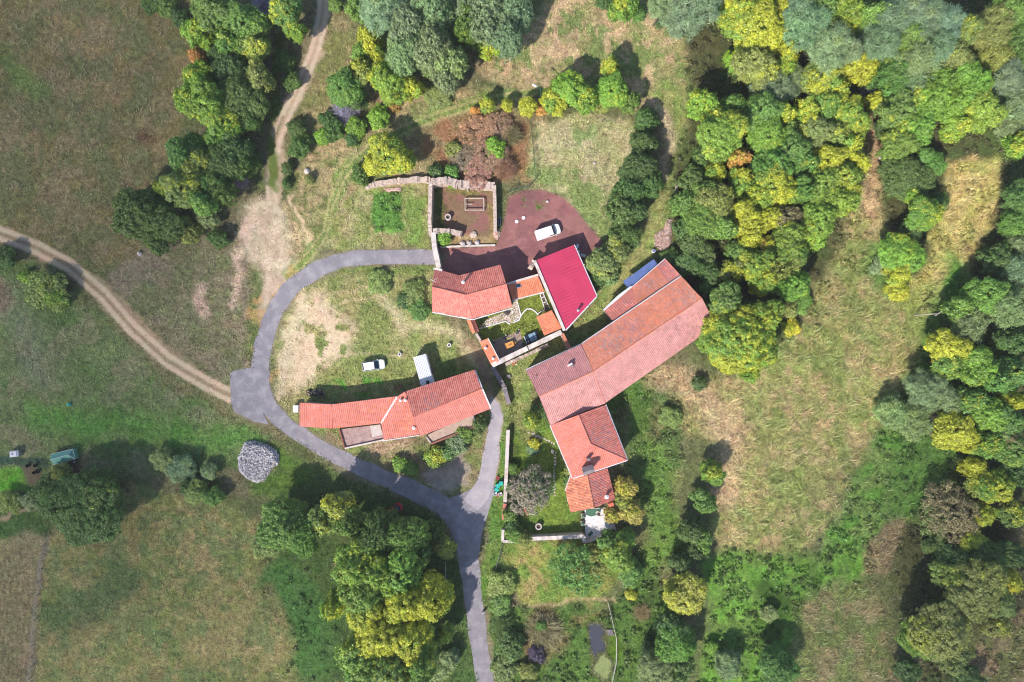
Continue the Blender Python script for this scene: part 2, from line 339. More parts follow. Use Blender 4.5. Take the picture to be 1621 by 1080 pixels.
RGREEN = [(1500, 400), (1545, 440), (1470, 560), (1450, 640), (1440, 720), (1400, 800), (1390, 900), (1310, 905), (1300, 860), (1345, 780), (1385, 690), (1440, 590)]
paint(RGREEN, (98, 140, 62), col2=(116, 138, 76), ps=20, f=12, cover=.75, tall=.25, tuft=0)
paint([(1440, 610), (1500, 570), (1525, 700), (1490, 800), (1430, 835), (1395, 800)], (94, 126, 62), f=16, cover=.6, tuft=0, tall=.2)
BGREEN = [(1112, 880), (1180, 870), (1290, 882), (1400, 830), (1395, 900), (1310, 1000), (1270, 1200), (1090, 1200), (1125, 960)]
paint(BGREEN, (106, 146, 62), col2=(100, 128, 64), ps=18, f=12, cover=1, tuft=0, tall=0)
paint([(1215, 930), (1240, 960), (1215, 1010)], (70, 98, 44), line=16, f=12, cover=.3)
paint([(1260, 960), (1330, 920), (1400, 940), (1410, 1200), (1255, 1200)], (148, 136, 100), f=14, col2=(124, 134, 80), ps=24, tall=.7, tuft=.2, cover=0)
paint([(1375, 860), (1425, 815), (1440, 830), (1410, 910), (1370, 920)], (152, 128, 104), f=8, a=.8, tall=.6)
paint([(1530, 1010), (1640, 960), (1660, 1200), (1490, 1200)], (142, 124, 98), f=12, col2=(116, 118, 74), ps=20, tall=.8, tuft=0)
EBARN = [(1000, 560), (1075, 600), (1085, 700), (1075, 800), (1030, 860), (985, 800), (995, 700), (965, 640)]
paint(EBARN, (128, 128, 84), col2=(98, 118, 66), ps=18, f=10, cover=.55, tall=.5); paint([(965, 640), (1010, 610), (1020, 680)], (92, 122, 56), line=16, f=8, cover=.2)
paint([(1050, 600), (1080, 600), (1120, 640), (1160, 690), (1140, 780)], (192, 166, 136), line=24, f=16, tall=1, cover=0, a=.85)
paint([(1030, 720), (1060, 860), (1020, 900)], (104, 132, 62), line=24, f=14, cover=.6)
# gardens below the long barn
GARD = [(806, 640), (870, 670), (905, 760), (925, 850), (800, 855)]
paint(GARD, (122, 140, 62), col2=(104, 130, 58), ps=16, f=4); paint([(806, 640), (840, 690)], (152, 146, 100), line=10, f=8, a=.7)
paint([(812, 700), (820, 850)], (84, 104, 48), line=8, f=6)
SLAWN = [(797, 866), (860, 860), (958, 862), (990, 900), (950, 955), (828, 962), (790, 900)]
paint(SLAWN, (144, 146, 82), col2=(120, 142, 68), ps=20, f=5); paint([(830, 870), (850, 950)], (168, 150, 100), patch=.4, ps=14, line=20, f=10)
POND = [(775, 960), (830, 965), (960, 958), (1030, 900), (1075, 960), (1100, 1200), (790, 1200), (765, 1000)]
paint(POND, (92, 120, 58), col2=(84, 108, 54), ps=20, f=8, cover=.6); paint([(830, 963), (900, 953), (970, 948)], (172, 154, 118), line=2.5, f=2.5, tuft=.3, cover=0)
paint([(855, 985), (875, 1010), (850, 1020)], (136, 112, 84), line=22, f=14, a=.8); paint([(905, 985), (955, 965)], (138, 116, 84), line=6, f=6, a=.6)
paint([(935, 970), (975, 1000), (975, 1070), (930, 1010)], (92, 118, 40), f=8, cover=0)
paint([(930, 986), (962, 986), (966, 1010), (960, 1035), (972, 1045), (966, 1082), (935, 1068), (932, 1010)], (96, 104, 62), f=3, warp=False, cover=0, tuft=0, tall=0)
LANEV = [(785, 650), (803, 660), (797, 860), (772, 960), (762, 940), (768, 830), (778, 720)]
paint(LANEV, (98, 130, 58), col2=(116, 138, 70), ps=12, f=4)
paint([(803, 600), (812, 640), (808, 850)], (104, 112, 62), line=3, f=3)
# dirt tracks, ruts
T1 = [(514, -60), (511, 20), (500, 75), (478, 130), (452, 185), (436, 225), (430, 280), (430, 350), (432, 440), (425, 500)]
paint(T1, (184, 160, 140), line=11, f=4, tuft=.05, cover=0)
for o in (-6, 6): paint([(x+o, y) for x, y in T1], (212, 188, 172), line=3.4, f=2, a=.9, warp=False, tuft=0)
paint([(448, 185), (436, 215), (430, 250)], (112, 112, 72), line=2, f=2, a=.8, warp=False, tuft=.6)
paint([(390, 330), (420, 305), (448, 335), (462, 430), (428, 485), (414, 430), (372, 385)], (206, 184, 166), f=12, tuft=.25, col2=(188, 166, 148), ps=12)
paint([(375, 360), (395, 340), (372, 400)], (210, 182, 166), line=9, f=7, patch=.6, ps=12, tuft=.2)
paint([(455, 310), (470, 345), (488, 390)], (222, 192, 162), line=3, f=3, a=.9, tuft=0); paint([(448, 320), (462, 370), (480, 400)], (196, 166, 138), line=5, f=5, a=.7)
T2 = [(-100, 345), (0, 369), (60, 393), (110, 420), (165, 468), (210, 520), (265, 570), (325, 606), (368, 628)]
paint(T2, (160, 138, 114), line=12, f=5, tuft=.2)
for o in (-7, 6): paint([(x+o*.55, y-o) for x, y in T2], (214, 186, 164), line=4, f=2.5, a=.9, warp=False, tuft=0)
T3 = [(438, 55), (432, 110), (427, 180), (424, 240), (427, 290)]
paint(T3, (104, 116, 62), line=9, f=4)
for o in (-5,): paint([(x+o, y) for x, y in T3], (122, 108, 96), line=3, f=2.5, a=.8, warp=False, tuft=.2)
T4 = [(452, 440), (490, 405), (515, 370), (525, 320), (545, 275), (585, 235), (640, 205), (700, 182), (760, 163), (845, 145)]
paint(T4, (126, 142, 80), line=9, f=5)
for o in (-5, 5): paint([(x+o*.5, y+o) for x, y in T4], (186, 170, 128), line=2, f=2, a=.75, warp=False, tuft=.4)
# red gravel yard and the floor of the ruin
YARD = [(806, 312), (830, 302), (856, 300), (890, 312), (912, 332), (935, 362), (956, 384), (944, 402), (905, 440), (850, 470), (690, 470), (695, 392), (760, 392), (786, 388), (796, 360), (801, 335)]
paint(YARD, (166, 114, 116), f=2.5, col2=(150, 102, 106), ps=26, tuft=0, warp=False); paint([(832, 318), (855, 330)], (118, 128, 72), patch=.5, ps=8, line=8, f=5, tuft=.8)
paint([(688, 292), (782, 292), (785, 388), (690, 388)], (150, 106, 102), f=3, col2=(140, 112, 92), ps=16, tuft=.1, warp=False)
paint([(692, 298), (700, 345), (700, 365)], (92, 104, 52), line=8, f=6, tuft=1); paint([(776, 330), (778, 380)], (150, 128, 88), line=6, f=5, tuft=.8); paint([(715, 378), (770, 382)], (172, 148, 112), line=6, f=6, tuft=.7)
paint([(710, 300), (780, 300)], (126, 118, 76), line=5, f=4, tuft=.9)
for yp in ([(700, 410), (760, 405), (830, 380), (856, 372)], [(700, 418), (765, 414), (840, 390)], [(850, 345), (900, 365), (935, 385)]): paint(yp, (182, 132, 130), line=1.6, f=2.2, a=.5)
paint(YARD, (128, 88, 92), patch=.3, ps=16, a=.4, warp=False)
# courtyard
paint([(750, 500), (815, 470), (865, 455), (895, 525), (780, 578)], (128, 140, 62), f=2, col2=(116, 126, 58), ps=12, warp=False)
ROADC = [(690, 408), (640, 407), (580, 408), (540, 413), (500, 428), (462, 455), (436, 492), (419, 540), (411, 590), (420, 632), (447, 667), (492, 699), (545, 728), (605, 756), (660, 779), (704, 803), (730, 838), (742, 885), (748, 930), (755, 990), (763, 1050), (775, 1110)]
paint(ROADC, (140, 128, 108), line=14, f=4, tuft=.1, cover=0, a=.8)
LANEC = [(745, 800), (766, 770), (775, 735), (781, 690), (787, 662), (783, 645), (776, 632)]
paint(LANEC, (182, 160, 140), line=11, f=4, tuft=.1, cover=0, a=.9)
paint([(420, 590), (410, 500), (450, 440)], (204, 158, 112), line=17, f=5, a=.5, tuft=.2, patch=.5, ps=20)
paint([(362, 590), (398, 580), (410, 600), (428, 676), (400, 670), (368, 654)], (140, 128, 108), f=2, tuft=0, cover=0, warp=False); paint([(705, 788), (735, 778), (764, 763), (788, 768), (774, 812), (763, 848), (758, 884), (736, 880)], f=2, tuft=0, cover=0, warp=False)
for pts in (ROADC, LANEC): paint(pts, line=10.5, f=1.5, tuft=0, cover=0, tall=0, warp=False)
# fine mottling of the ground cover itself
ROUGH = np.clip(.22+TUFT+TALL+COVER, 0, 1)
COL *= (1+ROUGH*(.34*(fbm(GX, GY, 9, 31, 3)-.5)+.5*(fbm(GX, GY, 4.6, 33, 2)-.5))+.25*(fbm(GX, GY, 90, 35, 3)-.5))[..., None]
COL[..., 1] *= 1+.16*(fbm(GX, GY, 12, 37, 3)-.5); COL[..., 0] *= 1+.16*(fbm(GX, GY, 20, 39, 3)-.5)
COL *= np.array([1.17, 1.175, 1.05]); COL = np.clip(COL, .004, .8)
bumpy = np.clip(TALL+COVER, 0, 1)
Z = bumpy*(.05+.55*np.clip(fbm(GX, GY, 26, 41, 3)-.4, 0, 1))*S*9
FAR = [260, 420, 900, 2600, 9000]
xs = np.concatenate([[gx[0]-f for f in FAR[::-1]], gx, [gx[-1]+f for f in FAR]]); ys = np.concatenate([[gy[0]-f for f in FAR[::-1]], gy, [gy[-1]+f for f in FAR]])
k = len(FAR)
pad = lambda a: np.pad(a, ((k, k), (k, k))+((0, 0),)*(a.ndim-2), mode='edge')
XX, YY = np.meshgrid(xs, ys); ZZ = np.pad(Z, k); CC = pad(COL)
out_ = (XX < gx[0]-1) | (XX > gx[-1]+1) | (YY < gy[0]-1) | (YY > gy[-1]+1)
CC[out_] = A(132, 130, 86)*(.7+.6*fbm(XX[out_], YY[out_], 900, 71, 3))[:, None]
V = np.stack([(XX-810.5)*S, (540-YY)*S, ZZ], -1).reshape(-1, 3)
ny, nx = XX.shape; ii = (np.arange(ny-1)[:, None]*nx+np.arange(nx-1)[None, :])
Fq = np.stack([ii, ii+nx, ii+nx+1, ii+1], -1).reshape(-1, 4)
MT["ground"] = mat("soil_and_turf", attr=True, var=.3, scale=1.1, fine=.36, fscale=3.4, bump=.8, bscale=4, rough=1.0, spec=.05, mod=True)
tag(link("ground", mesh_np("ground", V, Fq, CC.reshape(-1, 3), alpha=pad(ROUGH)), MT["ground"]), kind="structure")
def sample(px, py):
    i = np.clip(np.round((py-gy[0])/STEP).astype(int), 0, len(gy)-1); j = np.clip(np.round((px-gx[0])/STEP).astype(int), 0, len(gx)-1)
    return i, j
def gheight(px, py):
    i, j = sample(np.asarray([px]), np.asarray([py])); return float(Z[i[0], j[0]])

# ------------------------------------------------------------------ grass blades: each zone's cover as one sheet of real blades
def blades(name, n, chan, lo, hi, wid, tilt, green, label, cat, seed):
    r = np.random.default_rng(seed); px = r.uniform(-110, 1732, n); py = r.uniform(-110, 1192, n)
    i, j = sample(px, py); keep = r.random(n) < chan[i, j]; px, py, i, j = px[keep], py[keep], i[keep], j[keep]; n = len(px)
    x = (px-810.5)*S; y = (540-py)*S; z = Z[i, j]-.03
    ang = (fbm(px, py, 70, seed)*4+fbm(px, py, 12, seed+1)*2.5)*math.pi*1.6+r.normal(0, .5, n)
    L = r.uniform(lo, hi, n)*(.55+.9*fbm(px, py, 25, seed+2))*np.where(r.random(n) < .12, 1.9, 1.0); t = np.clip(r.normal(tilt, .25, n), .1, 1.45); wd = wid*r.uniform(.6, 1.3, n)
    dx, dy = np.cos(ang), np.sin(ang); b = np.stack([x, y, z], -1); side = np.stack([-dy, dx, 0*dx], -1)*wd[:, None]
    mid = b+np.stack([dx*np.sin(t)*L*.45, dy*np.sin(t)*L*.45, np.cos(t)*L*.55], -1)
    top = mid+np.stack([dx*np.sin(np.clip(t+.5, 0, 1.5))*L*.55, dy*np.sin(np.clip(t+.5, 0, 1.5))*L*.55, np.cos(np.clip(t+.5, 0, 1.5))*L*.45], -1)
    Vv = np.stack([b-side*.6, b+side*.6, mid+side, mid-side, top+side*.25, top-side*.25], 1).reshape(-1, 3)
    o = np.arange(n)[:, None]*6; F = np.stack([np.concatenate([o, o+1, o+2, o+3], 1), np.concatenate([o+3, o+2, o+4, o+5], 1)], 1).reshape(-1, 4)
    c = COL[i, j]*(r.uniform(.74, 1.46, n)[:, None])*np.array(green)
    c = c*(1+r.normal(0, .07, (n, 3))); c = np.repeat(np.clip(c, .004, .8), 6, 0)
    tag(link(name, mesh_np(name, Vv, F, c), MT["grass"]), label, cat, kind="stuff")
blades("tall_grass", 560000, TALL*.95, .35, .9, .042, .9, (1.5, 1.45, 1.40), "tall dry grass lying in swirls over the right meadow", "grass", 11)
blades("short_grass", 520000, np.clip(TUFT, 0, 1)*.75, .16, .42, .05, .7, (1.45, 1.45, 1.38), "short rough grass over the fields and lawns", "grass", 12)
def cover(name, n, chan, label, cat, seed, leaf=.17, rad=.55, lpc=34):
    r = np.random.default_rng(seed); px = r.uniform(-110, 1732, n); py = r.uniform(-110, 1192, n); i, j = sample(px, py)
    keep = r.random(n) < chan[i, j]*sstep(.34, .55, fbm(px, py, 22, seed)); px, py, i, j = px[keep], py[keep], i[keep], j[keep]; n = len(px)
    cx = (px-810.5)*S; cy = (540-py)*S; cr = rad*r.uniform(.5, 1.5, n)
    d = r.normal(size=(n, lpc, 3)); d[..., 2] = np.abs(d[..., 2]); d /= np.linalg.norm(d, axis=-1, keepdims=True)
    p = np.stack([cx, cy, Z[i, j]*.9], -1)[:, None]+d*cr[:, None, None]*np.array([1, 1, .8])*r.uniform(.7, 1.05, (n, lpc, 1))
    nor = d+r.normal(0, .35, d.shape); nor /= np.linalg.norm(nor, axis=-1, keepdims=True)
    u = np.cross(nor, r.normal(size=d.shape)); u /= np.linalg.norm(u, axis=-1, keepdims=True); v = np.cross(nor, u)
    l = leaf*r.uniform(.6, 1.4, (n, lpc, 1)); Vv = np.stack([p-u*l, p+v*l*.6, p+u*l, p-v*l*.6], 2).reshape(-1, 3)
    c = COL[i, j][:, None, :]*r.uniform(.55, 1.35, (n, 1, 1))*r.uniform(.8, 1.25, (n, lpc, 1))*np.array([1.3, 1.25, 1.1])
    c = np.repeat(np.clip(c, .004, .6).reshape(-1, 3), 4, 0)
    tag(link(name, mesh_np(name, Vv, np.arange(len(Vv)).reshape(-1, 4), c), MT["grass"]), label, cat, kind="stuff")
cover("bramble_cover", 36000, COVER, "green bramble and weed cover on the rough ground", "undergrowth", 21)

# ------------------------------------------------------------------ roads
def ribbon(name, pts, widths, z, m, sub=6):
    """a road sheet following photo points, widths in pixels (half widths)"""
    p = np.array(pts, float); n = len(p); out = []
    wd = np.interp(np.linspace(0, 1, n), np.linspace(0, 1, len(widths)), widths)
    for i in range(n-1):
        p0, p1, p2, p3 = p[max(i-1, 0)], p[i], p[i+1], p[min(i+2, n-1)]
        for s in np.linspace(0, 1, sub, endpoint=False):
            q = .5*(2*p1+(p2-p0)*s+(2*p0-5*p1+4*p2-p3)*s*s+(3*p1-p0-3*p2+p3)*s**3); out.append((q, wd[i]*(1-s)+wd[i+1]*s))
    out.append((p[-1], wd[-1])); mb = MB(); L, R = [], []
    for i, (q, h) in enumerate(out):
        a = out[max(i-1, 0)][0]; b = out[min(i+1, len(out)-1)][0]; d = (b-a)/np.linalg.norm(b-a); nn = np.array([-d[1], d[0]])
        j1, j2 = (vnoise(i*1.0, 3.0, 2.0, 5)-.5)*3.4, (vnoise(i*1.0, 9.0, 2.0, 6)-.5)*3.4
        l, r = q+nn*(h+j1), q-nn*(h+j2); L.append(P(l[0], l[1])); R.append(P(r[0], r[1]))
    for i in range(len(L)-1):
        up = Vector((0, 0, z)); mb.face([L[i]+up, L[i+1]+up, R[i+1]+up, R[i]+up])
    return tag(mb.build(name, m), kind="structure")
def patch(name, pts, z, m, kind="structure"):
    return tag(MB().face([P(x, y)+Vector((0, 0, z)) for x, y in pts]).build(name, m), kind=kind)
ribbon("asphalt_road", ROADC, [11.5, 11.5, 11.5, 12, 12.5, 13, 13.5, 14.5, 16, 15, 13, 12.5, 12.5, 12.5, 13.5, 16, 16, 16, 15.5, 14.5, 14, 14, 14], .026, MT["asphalt"])
ribbon("village_lane", LANEC, [15, 14, 13, 11.5, 9, 8, 6], .030, MT["asphalt2"])
patch("road_apron", [(364, 592), (372, 586), (398, 582), (406, 600), (410, 640), (425, 672), (404, 668), (372, 652), (366, 640)], .034, MT["asphalt"])
patch("road_junction", [(708, 790), (735, 780), (762, 765), (786, 768), (774, 808), (763, 845), (758, 880), (738, 878), (728, 840), (716, 815)], .022, MT["asphalt"])
# ------------------------------------------------------------------ buildings
def clip(poly, ax, val, keep_less):
    out = []; n = len(poly)
    for i in range(n):
        a, b = poly[i], poly[(i+1) % n]; da, db = (a[ax]-val, b[ax]-val) if keep_less else (val-a[ax], val-b[ax])
        if da <= 0: out.append(a)
        if (da < 0 < db) or (db < 0 < da):
            t = da/(da-db); out.append((a[0]+(b[0]-a[0])*t, a[1]+(b[1]-a[1])*t))
    return out
PAL = dict(
    new=[alb(240, 150, 134), alb(236, 140, 124), alb(242, 158, 142), alb(232, 144, 128), alb(238, 150, 138)],
    deep=[alb(240, 148, 132), alb(234, 136, 122), alb(244, 158, 142), alb(238, 142, 128)],
    salmon=[alb(240, 146, 130), alb(236, 140, 124), alb(238, 150, 136), alb(240, 142, 118)],
    orange=[alb(242, 150, 114), alb(238, 142, 104), alb(246, 158, 122), alb(238, 146, 114)],
    peach=[alb(238, 158, 124), alb(236, 148, 112), alb(226, 140, 112), alb(214, 134, 112), alb(244, 166, 132)],
    old=[alb(240, 138, 108), alb(230, 142, 120), alb(244, 156, 128), alb(222, 146, 132), alb(246, 144, 104), alb(212, 148, 138), alb(240, 172, 150)],
    greyed=[alb(206, 150, 154), alb(196, 140, 146), alb(214, 156, 156), alb(202, 138, 140), alb(188, 144, 152)],
    rosy=[alb(232, 168, 160), alb(228, 160, 152), alb(236, 174, 164), alb(226, 162, 156)],
    lichen=[alb(206, 172, 164), alb(190, 154, 150), alb(222, 190, 178), alb(180, 130, 124), alb(214, 132, 112)],
)
for _k, _t in (("old", (248, 164, 136)), ("greyed", (218, 148, 138)), ("lichen", (220, 160, 150))):
    PAL[_k] = [tuple(.5*x+.5*y for x, y in zip(q_, alb(*_t))) for q_ in PAL[_k]]
def roof_slope(name, pts, eave, pal, parent, tw=.30, tl=.42, prof='barrel', thick=.10, m=None, mottle=(), over=None, label=None):
    """pts: [(px,py,h)...] one plane; eave: (i,j) the lower edge. Real tile courses: each tile is its own raised face."""
    V3 = [P(*p) for p in pts]; a, b = V3[eave[0]], V3[eave[1]]
    n = Vector((0, 0, 0))
    for k in range(len(V3)):
        p, q = V3[k], V3[(k+1) % len(V3)]; n += Vector(((p.y-q.y)*(p.z+q.z), (p.z-q.z)*(p.x+q.x), (p.x-q.x)*(p.y+q.y)))
    n.normalize()
    if n.z < 0: n = -n
    u = (b-a); u = (u-n*u.dot(n)).normalized(); v = n.cross(u)
    if sum((p-a).dot(v) for p in V3) < 0: v = -v; 
    poly = [((p-a).dot(u), (p-a).dot(v)) for p in V3]
    umin, umax = min(p[0] for p in poly), max(p[0] for p in poly); vmin, vmax = min(p[1] for p in poly), max(p[1] for p in poly)
    fr, hs = dict(barrel=([0, .10, .36, .48, 1], [0, .05, .05, 0, 0]), rib=([0, .10, .20, .30, 1], [0, .055, .055, 0, 0]), flat=([0, .5, 1], [0, 0, 0]))[prof]
    r = random.Random(len(name)*7+int(pts[0][0]*13)); mb = MB(); colr = PAL.get(pal)
    def world(p, h): return a+u*p[0]+v*p[1]+n*h
    nc = int(math.ceil((umax-umin)/tw)); nr = int(math.ceil((vmax-vmin)/tl)) if tl else 1
    for c in range(nc):
        u0 = umin+c*tw; band = clip(clip(poly, 0, u0, False), 0, u0+tw, True)
        if len(band) < 3: continue
        wob = r.uniform(-.012, .012) if tl else 0
        for w0 in range(nr):
            v0 = vmin+w0*tl if tl else vmin; v1 = v0+tl if tl else vmax
            cell = clip(clip(band, 1, v0, False), 1, v1, True) if tl else band
            if len(cell) < 3: continue
            if colr:
                cc = r.choice(colr); pc = world((u0, v0), 0)
                for (mx, my, mr, mpal, prob) in mottle:
                    q = P(mx, my, pc.z); dd = math.hypot(pc.x-q.x, pc.y-q.y)/(mr*S)
                    if r.random() < prob*max(0, 1.25-dd): cc = r.choice(PAL[mpal])
                kk = r.uniform(.93, 1.06); cc = tuple(x*kk for x in cc)
            else: cc = (1, 1, 1)
            lift = r.uniform(-.006, .006) if tl else 0
            for s in range(len(fr)-1):
                s0, s1 = u0+fr[s]*tw, u0+fr[s+1]*tw
                q = clip(clip(cell, 0, s0, False), 0, s1, True)
                if len(q) < 3: continue
                pp = []
                for (x, y) in q:
                    f = (x-s0)/(s1-s0); h = hs[s]*(1-f)+hs[s+1]*f
                    if tl: h += .016*(1-(y-v0)/tl)+lift+wob
                    pp.append(world((x, y), h))
                mb.face(pp, cc)
    base = [p-n*.004 for p in V3]; low = [p-n*thick for p in V3]; c0 = colr[0] if colr else (1, 1, 1)
    c0 = tuple(x*.8 for x in c0); k = len(V3)
    mb.shell(base+low, [tuple(range(k)), tuple(range(k, 2*k))[::-1]]+[(i, (i+1) % k, k+(i+1) % k, k+i) for i in range(k)], c0)
    o = mb.build(name, m or MT["tile"], parent)
    if label: o["label"] = label
    return o
def ridge(pts, pal, parent, r=.13, name="ridge_cap"):
    mb = MB(); rr = random.Random(3)
    for a, b in zip(pts[:-1], pts[1:]):
        a, b = P(*a), P(*b); k = max(1, int((b-a).length/.42))
        for i in range(k):
            p, q = a.lerp(b, i/k), a.lerp(b, (i+1)/k)
            mb.tube(p+Vector((0, 0, .02)), q+Vector((0, 0, .05)), r*.92, r*1.05, 8, rr.choice(PAL[pal]) if pal else (1, 1, 1))
    return mb.build(name, MT["tile"] if pal else MT["white"], parent)
def walls(planes, parent, m, inset=.35, gap=.12, base=-.3):
    """the masonry body under the roof planes"""
    mb = MB(); allp = [P(*p) for pl in planes for p in pl]; cen = sum(allp, Vector())/len(allp)
    for pl in planes:
        top = []
        for p in pl:
            q = P(*p); d = (q-cen); d.z = 0; L = max(d.length, .01); q = q-d*(min(inset, L*.5)/L); q.z -= gap+.05; top.append(q)
        mb.prism([Vector((q.x, q.y, base)) for q in top], top)
    return mb.build("wall", m, parent)
def openings(parent, a, b, spec, out, frame=None):
    """windows and doors on the wall line a-b (px with eave height); spec: (name, t along, sill z, w, h)"""
    A0, B0 = P(*a), P(*b); A0.z = B0.z = 0; d = (B0-A0).normalized(); nn = Vector((d.y, -d.x, 0))*out; rot = math.atan2(d.y, d.x)
    for nm, t, z, w_, h_ in spec:
        c = A0.lerp(B0, t)+nn*.02
        f = MB().box(c.x, c.y, z+h_/2, w_+.2, .10, h_+.2, rot).build("window" if nm == "window" else "door", MT["white"] if nm == "window" else MT["redwood"], parent)
        c2 = c+nn*.06
        if nm == "window": MB().box(c2.x, c2.y, z+h_/2, w_, .03, h_, rot).build("pane", MT["glass"], f)
        else: MB().box(c2.x+d.x*w_*.3, c2.y+d.y*w_*.3, z+h_*.5, .12, .05, .05, rot).build("handle", MT["steel"], f)
def strip(name, a, b, wd, ht, m, parent=None, dz=0, sub=1, jag=0.0, base=None):
    """a beam / wall piece between two px points with heights"""
    A0, B0 = P(*a), P(*b); d = (B0-A0); dd = Vector((d.x, d.y, 0)).normalized(); nn = Vector((-dd.y, dd.x, 0)); mb = MB(); prev = None
    rr = random.Random(int(a[0]*7+a[1]))
    for i in range(sub+1):
        p = A0.lerp(B0, i/sub); j = rr.uniform(-jag, jag)*ht; w2 = wd/2*(1+rr.uniform(-jag, jag)); off = nn*rr.uniform(-jag, jag)*.15
        z0 = p.z-ht if base is None else base
        cur = [p-nn*w2+off+Vector((0, 0, dz+j)), p+nn*w2+off+Vector((0, 0, dz+j+rr.uniform(-jag, jag)*.25)), p+nn*w2*1.04+off, p-nn*w2*1.04+off]
        cur[2].z = z0; cur[3].z = z0
        if prev is not None: mb.shell(prev+cur, [(0, 4, 5, 1), (1, 5, 6, 2), (3, 7, 4, 0), (2, 6, 7, 3)])
        if i in (0, sub): mb.shell(cur, [(0, 1, 2, 3)])
        prev = cur
    return mb.build(name, m, parent)
def pipe(parent, px, py, z, h=.7, r=.12, m="white", cap=True, name="vent_pipe"):
    p = P(px, py, z); o = MB().lathe([(r, -.3), (r, h*.8), (r*1.0, h)], p.x, p.y, p.z, 12).build(name, MT[m], parent)
    if cap: MB().lathe([(r*1.5, h+.05), (r*1.6, h+.1), (r*.3, h+.24)], p.x, p.y, p.z, 12).build("vent_cap", MT[m], o)
    return o

# A: the house with the bent two-slope roof
EA, RA = 4.3, 5.9
hA = thing("stone_house", "terracotta-roofed house with a bent ridge beside the red gravel yard", "house")
A_nw, A_nm, A_ne = (687.6, 425.8, EA), (727.1, 436.3, EA), (791.9, 419.5, EA)
A_rw, A_rm, A_re = (684.2, 454.5, RA), (737.6, 467.3, RA), (801.8, 450.1, RA)
A_sw, A_sm, A_se = (684.1, 493.2, EA), (747.9, 504.6, EA), (811, 485.9, EA)
PA = [[A_nw, A_nm, A_rm, A_rw], [A_nm, A_ne, A_re, A_rm], [A_sw, A_sm, A_rm, A_rw], [A_sm, A_se, A_re, A_rm]]
walls(PA, hA, MT["render"])
for pl in PA: roof_slope("roof_slope", pl, (0, 1), "deep", hA, tw=.33, tl=.42)
ridge([A_rw, A_rm, A_re], "salmon", hA); ridge([A_sm, A_rm, A_nm], "new", hA, .07, "seam_cap")
strip("gutter", (684.5, 494.6, EA), (748, 506.4, EA), .16, .12, MT["white"], hA, -.1); strip("gutter", (748, 506.4, EA), (811.5, 487.8, EA), .16, .12, MT["white"], hA, -.1)
strip("verge_board", (686.4, 425.5, EA), (700, 428.6, EA), .35, .1, MT["white"], hA, .08)
pipe(hA, 733.6, 447.6, 5.5, .8, .2)
an = MB(); q = P(687.5, 446, 5.7); an.tube(q, q+Vector((0, 0, 2.4)), .03); 
for t in (1.6, 1.9, 2.2): an.tube(q+Vector((-.5, .25, t)), q+Vector((.5, -.25, t)), .015)
an.tube(q+Vector((0, 0, 2.2)), q+Vector((.9, .45, 2.2)), .02); an.build("aerial", MT["lightsteel"], hA)
openings(hA, (684.1, 493.2, EA), (747.9, 504.6, EA), [("window", .2, 1, 1.0, 1.2), ("window", .75, 1, 1.0, 1.2)], 1)
openings(hA, (747.9, 504.6, EA), (811, 485.9, EA), [("window", .25, 1, 1.2, 1.2), ("door", .6, 0, 1.4, 2.1)], 1)
openings(hA, (727.1, 436.3, EA), (791.9, 419.5, EA), [("window", .3, 1, .9, 1.1), ("door", .7, 0, .9, 2.1)], -1)
# C: orange link roof
hC = thing("link_building", "low orange-tiled link roof between the bent-ridge house and the crimson barn", "outbuilding")
PC = [[(811.6, 474.6, 2.7), (862, 461.4, 2.7), (851.5, 436.6, 3.2), (803, 450.6, 3.2)]]
walls(PC, hC, MT["render"], .25); roof_slope("roof_slope", PC[0], (0, 1), "orange", hC, .30, .40, 'barrel')
strip("parapet", (802.6, 449.6, 3.2), (852, 435.2, 3.2), .35, .5, MT["render"], hC, .16); strip("gutter", (811.5, 475.6, 2.7), (862, 462.6, 2.7), .14, .12, MT["white"], hC, -.02)
q = P(820.5, 452.2, 3.1); sk = MB().box(q.x, q.y, q.z, .9, .75, .12, .24).build("skylight", MT["steel"], hC); MB().box(q.x, q.y, q.z+.08, .7, .55, .03, .24).build("pane", MT["glass"], sk)
# B: crimson barn
hB = thing("metal_roof_barn", "barn with a ribbed crimson sheet metal roof", "barn")
PB = [[(908.4, 387.9, 2.9), (944.3, 469.1, 2.9), (894.9, 522.4, 3.75), (847.6, 412.4, 4.0)]]
walls(PB, hB, MT["render"], .3)
roof_slope("roof_sheet", PB[0], (0, 1), None, hB, .57, 0, 'rib', .08, MT["metalred"])
strip("parapet", (846.4, 413, 4.0), (893.6, 523.4, 3.75), .45, .6, MT["render"], hB, .16); strip("verge_trim", (944.6, 469.8, 2.9), (895.4, 523.2, 3.75), .2, .2, MT["white"], hB, .08)
strip("gutter", (909.3, 387.5, 2.9), (945.2, 468.9, 2.9), .16, .14, MT["lightsteel"], hB, -.05)
pipe(hB, 914.7, 491.4, 3.4, .9, .17, "steel"); pipe(hB, 931, 485, 3.1, .3, .1, "white", False)
pc = thing("heat_pump", "white heat pump box against the crimson barn wall", "heat pump"); q = P(922.8, 405, .45)
MB().box(q.x, q.y, .45, .95, .5, .9, -.38, bev=.04).build("casing", MT["white"], pc); MB().tube((q.x+.25, q.y-.1, .5), (q.x+.3, q.y-.12, .5), .3, .3, 14).build("fan_grille", MT["steel"], pc)
st = thing("steel_rack", "grey metal rack standing against the crimson barn's eastern wall", "rack"); q0 = P(913, 392, 0)
for k in (0, 1): MB().box(q0.x+.3*k*.6, q0.y-1.1*k, .75, .45, 1.0, .08, -.38).build("shelf", MT["lightsteel"], st); 
